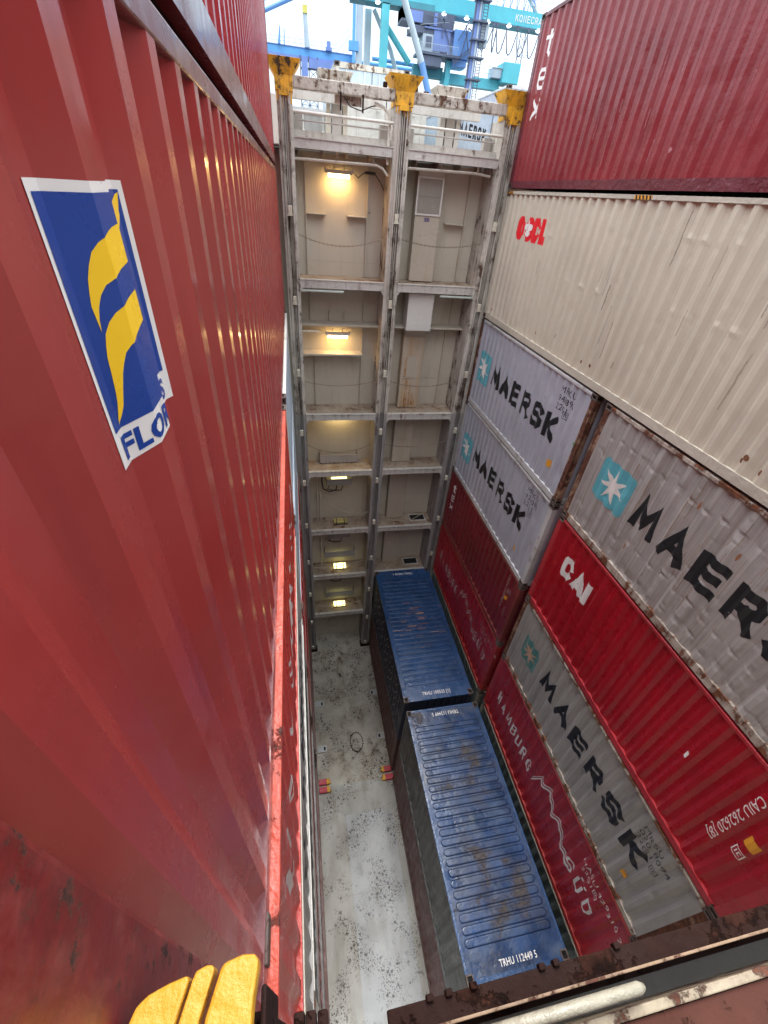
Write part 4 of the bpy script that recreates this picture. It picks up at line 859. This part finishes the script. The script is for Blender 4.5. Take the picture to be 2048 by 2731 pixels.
# ------------------------------------------------------------ things on the hold floor
for (xa, xb, y, l, sg) in ((.34,.74,-2.83,'pale slotted plate on the floor at left, farther',1), (2.93,3.27,-2.6,'pale slotted plate on the floor at right, farther',-1), (.34,.74,-4.8,'pale slotted plate on the floor at left, nearer',1), (2.95,3.27,-4.6,'pale slotted plate on the floor at right, nearer',-1)):
    b = MB(); b.box(xa, xb, y-.14, y+.14, .0, .05); sx_ = xb-.13 if sg > 0 else xa+.05
    t = thing('lashing_plate', l, 'plate', ((xa+xb)/2, y, 0), 'slotted plates on the hold floor')
    obj('plate', b, MT['plate'], t, (-(xa+xb)/2, -y, 0), bevel=.008)
    b = MB(); b.box(sx_, sx_+.08, y-.08, y+.06, .05, .054); obj('slot', b, MT['hole'], t, (-(xa+xb)/2, -y, 0))
    b = MB(); b.box(xa, xb+(.15 if sg > 0 else 0), y+.28, y+.30, 0, .03) if y > -4 else b.box(xa, xa+.02, y+.14, y+.22, 0, .03); obj('weld_strip', b, MT['bulkdark'], t, (-(xa+xb)/2, -y, 0))
for (x, y, sg, l) in ((.52,-6.08,1,'red stacking block at the left floor edge, farther of two'), (.52,-6.36,1,'red stacking block at the left floor edge, nearer of two'), (3.12,-5.98,-1,'red stacking block at the right floor edge, farther of two'), (3.12,-6.28,-1,'red stacking block at the right floor edge, nearer of two')):
    t = thing('stacking_block', l, 'block', (x, y, 0), 'red blocks on the hold floor')
    b = MB(); b.box(-.19, .19, -.10, .10, 0, .12); obj('block', b, MT['blockred'], t, bevel=.01)
    b = MB(); b.box(*sorted((sg*.12, sg*.23)), -.105, .105, .02, .125); b.box(*sorted((sg*.18, sg*.28)), -.07, .0, .0, .09); obj('worn_end', b, MT['yellow'], t, bevel=.008)
t = thing('manhole_cover', 'round bolted manhole cover on the hold floor', 'manhole', (2.02, -4.72, 0))
b = MB(); b.prism([(.24*math.cos(2*math.pi*k/28), .36*math.sin(2*math.pi*k/28)) for k in range(28)], 0, .02, axis='z'); obj('cover', b, MT['floorwarm'], t)
b = MB()
for k in range(24): a = 2*math.pi*k/24; x, y = .27*math.cos(a), .40*math.sin(a); b.box(x-.022, x+.022, y-.022, y+.022, 0, .04)
obj('bolt_ring', b, MT['shaderust'], t)
# ------------------------------------------------------------ near side: bulkhead, top edge, guide head
t = thing('bulkhead', 'rusty near bulkhead under the camera', 'bulkhead', (4, -13.2, 0))
def NB(name, b, m, **k): return obj(name, b, m, t, (-4, 13.2, 0), **k)
b = MB(); b.box(.28, 12, -13.6, -13.5, 0, 16.4); NB('plate', b, MT['bulk'])
ct = thing('coaming_edge', 'dark rusty coaming edge crossing the bottom right corner', 'coaming', (4, -12.9, 17))
def CE(name, b, m, **k): return obj(name, b, m, ct, (-4, 12.9, -17), **k)
b = MB(); b.box(.54, 9, -12.80, -12.727, 16.95, 16.98); CE('rusty_flange', b, MT['shaderust'], bevel=.004)
for x in (.66,.72,.80,1.03,1.08,1.3): b = MB(); b.box(x, x+.022, -12.735, -12.718, 16.965, 16.995); CE('bolt_head', b, MT['shaderust'], bevel=.004)
b = MB(); b.box(.50, 9, -12.786, -12.779, 16.983, 17.20); CE('web', b, MT['lipworn'], bevel=.002)
b = MB(); b.box(.48, 9, -12.95, -12.80, 16.90, 16.92); CE('lower_plate', b, MT['neargrey'])
b = MB(); b.box(.48, 9, -12.862, -12.842, 17.0, 17.25); CE('deck_lip', b, MT['nearflake'], bevel=.003)
b = MB(); b.box(.48, 9, -13.5, -12.864, 17.20, 17.235); CE('deck_strip', b, MT['neardeck'])
hp = MB(); hp.tube([(.55,-12.815,17.3),(1.17,-12.815,17.3),(1.185,-12.815,17.295)], [.0135,.0135,.008], 14); tag(obj('grab_rail', hp, MT['handpipe'], smooth=True), 'cream painted grab rail at the bottom right', 'rail')
# near yellow guide head
t = thing('guide_head', 'thick yellow painted guide head with two dark gaps, bottom left', 'guide head', (.18, -12.72, 17.9))
def YB(name, q, m, **k): return obj(name, q, m, t, (-.18, 12.72, -17.9), **k)
def slab(x0, x1, yf, yb, zt, th, rnd=.03):
    prof = [(yb, zt-th), (yb, zt)]+[(yf-rnd*(1-math.sin(a)), zt-rnd*(1-math.cos(a))) for a in [math.pi/2*k/6 for k in range(7)]]+[(yf-.004, zt-th)]
    return MB().prism(prof, x0, x1, axis='x')
PL = [([(.113,-13.05),(.119,-12.75),(.122,-12.712),(.129,-12.695),(.142,-12.687),(.165,-12.681),(.191,-12.677),(.192,-12.683),(.178,-12.73),(.152,-13.05)], 18.035),
      ([(.157,-13.05),(.1835,-12.73),(.1975,-12.684),(.201,-12.676),(.214,-12.673),(.2225,-12.674),(.225,-12.679),(.2115,-12.722),(.192,-13.05)], 18.040),
      ([(.200,-13.05),(.2195,-12.722),(.233,-12.682),(.237,-12.675),(.262,-12.671),(.279,-12.673),(.2845,-12.681),(.279,-12.715),(.262,-13.05)], 18.045)]
for poly, zt in PL:
    q = MB().prism(poly, zt-.035, zt, axis='z'); YB('head_plate', q, MT['yellowthick'], bevel=.005)
b = MB(); b.box(.125, .27, -13.0, -12.70, 17.94, 18.022); YB('gap_filler', b, MT['rustpost'])
b = MB(); b.box(.284, .292, -12.97, -12.70, 17.80, 18.0); b.box(.27, .30, -12.9, -12.745, 17.45, 17.80); b.box(.12, .285, -13.0, -12.72, 17.5, 17.93); YB('bracket', b, MT['shaderust'], bevel=.004)
t = thing('clamp_block', 'small dark rusty blocks on the near edge beside the left containers', 'block', (.32, -12.74, 16.95))
for i in range(3): b = MB(); b.box(-.05+i*.034, -.02+i*.034, -.06, .055-.004*i, -.05, .05+.004*i); obj('block', b, MT['shaderust'], t, bevel=.006)
# added unseen containers behind the camera, placed to shade the near end and ribs
for x0, lb in ((-2.33, 'added dark maroon container shading the hold from behind the camera, left'), (.35, 'added slate grey container shading the hold from behind the camera, middle'), (2.97, 'added brown container shading the hold from behind the camera, right')):
    for k in range(2):
        container(lb+(', lower' if k == 0 else ', upper'), x0, -27.6, -15.4, 18.2+2.93*k, 21.1+2.93*k, MT[('texdark','slate','brown')[int((x0+2.4)/2.6)]], MT['brownrail'], group='added shade containers behind the camera', rooftype='flat', nz=1, doors_at=1)
# ------------------------------------------------------------ cranes on the quay
def crane(name, label, loc): return thing(name, label, 'crane', loc)
t = crane('gantry_crane', 'turquoise gantry crane with hanging cable loops and white lettering', (20, 60, -2.5))
def K(name, b, m, par=None, **k): return obj(name, b, MT[m], par or t, (-20, -60, 2.5) if par is None else (0,0,0), **k)
b = MB(); b.box(12.0, 12.86, 59.2, 60.2, -2.5, 36.15); b.box(12.0, 12.86, 59.2, 60.2, 37.35, 44); K('leg', b, 'turq')
b = MB(); b.box(10.45, 11.2, 62, 63, -2.5, 36.1); K('leg', b, 'cgrey')
b = MB(); b.box(20.3, 20.9, 59.2, 60, -2.5, 32.4); K('leg', b, 'turq')
b = MB(); b.box(8.4, 48, 59.3, 60.9, 36.18, 37.45); gb = K('main_beam', b, 'turq')
b = MB(); b.box(8.4, 18.2, 59.28, 60.92, 36.12, 36.6); b.box(8.4, 48, 59.2, 61.0, 36.06, 36.18); K('beam_flange', b, 'turqdark')
ps, _ = strokeword('KONECRANES', .58, .42, .09, .085); mb = MB()
for q, k in ps: mb.add([(28.25+p.x-20, 59.285-.002*k-60, 36.5+p.y+2.5) for p in q], [(0,1,2,3)])
obj('lettering', mb, MT['white'], t)
b = MB()
for x in [24+i*1.2 for i in range(20)]: b.bar((x,59.4,37.45), (x,59.4,38.4), .04)
b.bar((24,59.4,38.4), (47,59.4,38.4), .05); b.bar((24,59.4,37.95), (47,59.4,37.95), .04); K('handrail', b, 'cgrey')
b = MB()
for i in range(5): b.bar((26+i*.9,60.5,37.5), (26.5+i*.9,60.5,40.5), .08); b.bar((26.9+i*.9,60.5,37.5), (26.5+i*.9,60.5,40.5), .08)
b.bar((31.2,60.2,37.4), (28.2,60.2,42), .35); K('top_lattice', b, 'cblue2')
b = MB(); b.tube([(26.5,59.6,40.8),(31.0,59.6,37.5)], .2, 8); K('brace', b, 'cgrey')
b = MB(); b.tube([(12.9,60.6,34.6),(15.9,60.6,31.9)], .32, 10); K('brace', b, 'turq')
b = MB(); b.tube([(11.4,61.5,36.0),(13.6,61.5,33.0),(14.75,61.5,30.6),(15.3,61.5,28)], .26, 10); K('brace', b, 'cgrey')
b = MB(); b.tube([(11.5,62.2,32.15),(17.3,62.2,32.1)], .2, 8); K('brace', b, 'gblue')
b = MB(); b.box(20.2, 28.0, 60.2, 61.2, 30.85, 31.55); b.box(20.2, 29.8, 60.15, 61.25, 30.6, 30.85); K('low_beam', b, 'turq')
b = MB(); b.box(16.4, 20.2, 60.2, 61.2, 30.9, 31.9); K('low_beam', b, 'turqdark')
b = MB(); b.box(27.75, 30.0, 59, 61.5, 31.2, 33.05); K('machine_house', b, 'turq', bevel=.05)
b = MB(); b.box(26.5, 27.73, 59.4, 61, 31.6, 32.5); b.box(25.9, 27.7, 59.3, 59.4, 32.45, 32.5); K('side_platform', b, 'cgrey')
b = MB()
for x in [20.6+i*.55 for i in range(12)]: b.bar((x,60.2,31.55), (x,60.2,32.4), .035)
b.bar((20.6,60.2,32.4), (26.6,60.2,32.4), .04); b.bar((20.6,60.2,32.0), (26.6,60.2,32.0), .035); K('handrail', b, 'cgrey')
tr = t
b = MB(); b.box(14.2, 17.7, 58.6, 61, 34.9, 35.95); b.box(14.2, 15.2, 58.6, 61, 35.1, 36.1); b.box(15.4, 19.6, 58.6, 61, 34.2, 34.75); b.box(17.6,20.6,58.8,61,34.75,36.0); K('trolley', b, 'cdark')
b = MB(); b.box(15.0, 16.7, 58.55, 58.6, 34.95, 35.8); b.box(17.0, 20.4, 58.4, 58.6, 34.6, 34.72); b.box(18.1, 18.5, 58.7, 58.8, 34.9, 35.9); K('trolley_trim', b, 'cblue2')
b = MB(); b.box(16.9, 19.2, 58.6, 60.6, 32.75, 34.2); K('operator_cabin', b, 'cgrey', bevel=.05)
b = MB(); b.box(17.3, 18.0, 58.56, 58.6, 33.1, 34.0); b.box(18.6, 19.0, 58.56, 58.6, 32.95, 33.6); K('window', b, 'cdark')
b = MB(); b.box(18.2, 20.2, 58.5, 60.8, 32.9, 34.6); K('cabin_side', b, 'cblue2')
b = MB(); b.box(16.4, 21.6, 58.2, 61, 32.5, 32.72); b.box(16.9, 19.4, 58.4, 60.5, 31.6, 32.45); K('trolley_platform', b, 'cdark')
b = MB(); b.box(20.75, 23.0, 58.6, 60.8, 32.75, 34.95); b.box(20.6, 23.1, 58.5, 60.9, 32.55, 32.75); b.box(20.9,22.7,58.7,60.7,31.9,32.55); K('drive_house', b, 'cblue', bevel=.06)
b = MB()
for (a, c) in (((19.0,58.3,35.6),(20.9,58.3,32.2)), ((20.9,58.3,32.2),(23.2,58.3,33.8)), ((21.6,58.3,32.3),(22.3,58.3,35.1)), ((22.3,58.3,35.1),(23.4,58.3,34.6)), ((21.2,58.3,34.0),(22.3,58.3,35.6)), ((20.9,58.3,32.0),(23.2,58.3,33.5)),((21.9,58.3,35.3),(22.6,58.3,33.2)),((17.0,58.3,35.6),(20.5,58.3,35.3)),((19.2,58.3,34.0),(19.2,58.3,36.0))): b.bar(a, c, .10)
K('access_stair', b, 'cdark')
b = MB()
for i in range(26): x = 16.6+i*.19; b.bar((x,58.25,32.7),(x,58.25,33.4), .025)
b.bar((16.5,58.25,33.4),(21.4,58.25,33.4), .04); b.bar((16.4,58.3,34.75),(20.6,58.3,35.4), .03); K('handrail', b, 'cgrey')
b = MB(); pts = []
pk = [25.12+.45, 26.0, 27.3, 28.7, 30.1, 31.5, 32.9]; pts = [(24.3,59.0,34.4),(24.7,59.0,33.95)]
for i in range(len(pk)-1):
    for k in range(12): u = k/12; pts.append((pk[i]+(pk[i+1]-pk[i])*u, 59.0, 35.75-(2.15*math.sin(math.pi*u)**.8 if 0 < u < 1 else 0)))
b.tube(pts[2:], .07, 6); b.tube([(24.0,59.0,33.9),(24.5,59,33.6),(25.1,59,34.4),(25.57,59,35.7)], .07, 6)
for x in pk: b.box(x-.12, x+.12, 58.9, 59.1, 35.7, 36.1)
b.bar((23.5,59,36.0),(48,59,36.0), .1); K('festoon_cable', b, 'cdark')
b = MB(); pts = []
for i in range(4):
    for k in range(10): u = k/10; pts.append((26.3+i*1.4+1.4*u, 61.5, 35.4-1.3*math.sin(math.pi*u)))
b.tube(pts, .035, 5); K('festoon_cable', b, 'cgrey')
for x, z in ((11.4,36.0),(14.5,35.9),(14.8,35.6),(19.24,35.95),(22.06,35.95),(24.73,35.95),(27.45,35.95),(31.3,35.95),(15.4,34.5),(18.5,32.4),(19.0,32.7)):
    b = MB(); b.tube([(x,58.9,z+.22),(x,58.9,z)], [.18,.30], 10); hh = K('floodlight', b, 'cgrey')
    b = MB(); b.tube([(x,58.9,z-.01),(x,58.9,z-.10)], [.28,.2], 10); K('floodlight_glass', b, 'floodlamp')
# blue ladder tower and leaning strut
t = crane('crane_tower', 'violet blue crane tower with ladder, in front of the turquoise beam', (24, 56, -2.5))
def K(name, b, m, **k): return obj(name, b, MT[m], t, (-24, -56, 2.5), **k)
S = 1-4/72.8
def sc(x, z): return ((x-.38)*S+.38, (z-18.9)*S+18.9)
b = MB(); xa, za = sc(23.45, 29); xb, zb = sc(23.45, 42)
xm = sc(23.85, 32)[0]
b.box(xm-.45, xm+.25, 55.6, 56.4, -2.5, 44); K('mast', b, 'cblue2')
b = MB(); b.box(xm-.62, xm-.50, 55.6, 55.8, -2.5, 44); b.box(xm+.3, xm+.36, 55.4, 55.5, -2.5, 44); b.box(xm+.8, xm+.86, 55.4, 55.5, -2.5, 44)
for i in range(60): z = 28+i*.25; b.box(xm+.3, xm+.86, 55.43, 55.47, z, z+.05)
for z in (30.4, 32.2, 33.6, 35.0, 36.6): b.box(xm-.7, xm+1.1, 55.2, 56.2, z, z+.12)
K('ladder', b, 'cdark')
b = MB(); b.box(xm+.45, xm+1.3, 55.6, 56.2, 33.2, 35.0); K('cabinet', b, 'cgrey')
b = MB(); b.box(xm-.1, xm+.1, 55.5, 55.59, 28, 44); K('cable_tray', b, 'cgrey')
t = crane('crane_strut', 'leaning blue and grey tubular strut crossing the turquoise crane', (17, 57, 20))
b = MB(); b.tube([sc(14.2,38.2)[:1]+(57,)+sc(14.2,38.2)[1:], sc(17.6,32.2)[:1]+(57,)+sc(17.6,32.2)[1:]], .36, 12); obj('tube', b, MT['cgrey'], t, (-17,-57,-20), smooth=False)
b = MB(); b.tube([sc(17.6,32.2)[:1]+(57,)+sc(17.6,32.2)[1:], sc(20.4,26.2)[:1]+(57,)+sc(20.4,26.2)[1:]], .365, 12); obj('tube', b, MT['cblue'], t, (-17,-57,-20))
# farther blue crane
t = crane('gantry_crane', 'farther bright blue gantry crane with long low girder at the upper left', (4, 90, -2.5))
def K(name, b, m, **k): return obj(name, b, MT[m], t, (-4, -90, 2.5), **k)
b = MB(); b.box(-14, 12.4, 89, 90.5, 35.95, 36.9); K('girder', b, 'gblue')
b = MB(); b.box(-14, 12.4, 88.9, 90.6, 35.6, 35.95); b.box(-14, 12.4, 88.9, 89, 36.85, 36.95); K('girder_flange', b, 'cblue2')
b = MB()
for x in [-10+i*.9 for i in range(22)]: b.bar((x,89,36.9),(x,89,37.8), .05)
for z in (37.35, 37.8): b.bar((-10,89,z),(9.5,89,z), .05)
b.bar((9.4,89,36.9),(11.6,89,39.0), .08); b.bar((9.2,89,37.7),(11.4,89,39.8), .06)
for i in range(6): b.bar((9.4+i*.42,89,36.9+i*.4),(9.2+i*.42,89,37.7+i*.4), .05)
K('handrail', b, 'cgrey')
b = MB(); b.tube([(4.6,88.5,36.9),(4.35,88.5,40.6)], [.45,.32], 8); K('post', b, 'cgrey')
b = MB(); b.box(4.0, 4.75, 88.1, 88.9, 40.55, 41.4); K('post_head', b, 'yell2')
b = MB(); b.box(12.55, 13.6, 88, 89, -2.5, 45); K('leg', b, 'cgrey')
b = MB(); b.box(11.9, 12.35, 87.6, 88.2, 35.5, 45); b.box(11.3,12.9,87.5,88.3,37.2,38.3); K('leg', b, 'gblue')
b = MB(); b.tube([(.1,88.6,36.9),(.35,88.6,38.9)], [.25,.08], 6); b.tube([(.95,88.6,36.9),(1.0,88.6,38.6)], .08, 6); K('spike', b, 'cblue')
b = MB(); b.box(7.6,8.6,88.3,89,36.9,37.3); b.box(7.8,8.4,88.5,89,37.3,38.0); b.box(4.8,8.8,88.3,90,34.6,35.6); b.box(7.4,9.3,88.3,90,33.9,34.7); b.box(3.6,4.6,88.3,90,33.4,35.7); K('hanging_machinery', b, 'cblue2')
b = MB()
for i in range(6):
    z = 29+i*1.1
    for (xa, xb) in ((3.4,4.8),(4.8,6.2)): b.bar((xa,88.7,z),(xb,88.7,z+1.1), .08); b.bar((xb,88.7,z),(xa,88.7,z+1.1), .08)
    b.bar((3.4,88.7,z),(6.2,88.7,z), .08)
for x in (3.4,4.8,6.2): b.bar((x,88.7,-2.5),(x,88.7,36), .16)
K('lattice_leg', b, 'cdark')
b = MB(); b.tube([(-6,88,38.4),(6,88,43.3)], .28, 8); b.bar((-6,88,39.1),(6,88,44.6), .06); b.bar((-6,88,39.4),(6,88,45.4), .05); K('jib', b, 'cblue')
b = MB(); b.box(12.6, 24, 92, 93, 35.3, 36.3); K('far_beam', b, 'cgrey')
b = MB(); b.tube([(12.6,91,36.6),(24,91,36.6)], .28, 8); K('far_pipe', b, 'gblue')
t = thing('light_mast', 'slim lattice light mast beside the cranes', 'mast', (36, 75, -2.5))
b = MB()
for i in range(30): z = 20+i*.8; b.bar((-.4,0,z),(.4,0,z+.8), .05); b.bar((.4,0,z),(-.4,0,z+.8), .05)
b.bar((-.4,0,0),(-.4,0,44), .1); b.bar((.4,0,0),(.4,0,44), .1); obj('lattice', b, MT['cdark'], t)
b = MB(); b.bar((0,0,44),(0,0,44.5), .2); obj('lamp_head', b, MT['cgrey'], t)
# drop leftovers
for o in list(bpy.data.objects):
    if o.type == 'MESH' and len(o.data.polygons) == 0: bpy.data.objects.remove(o)
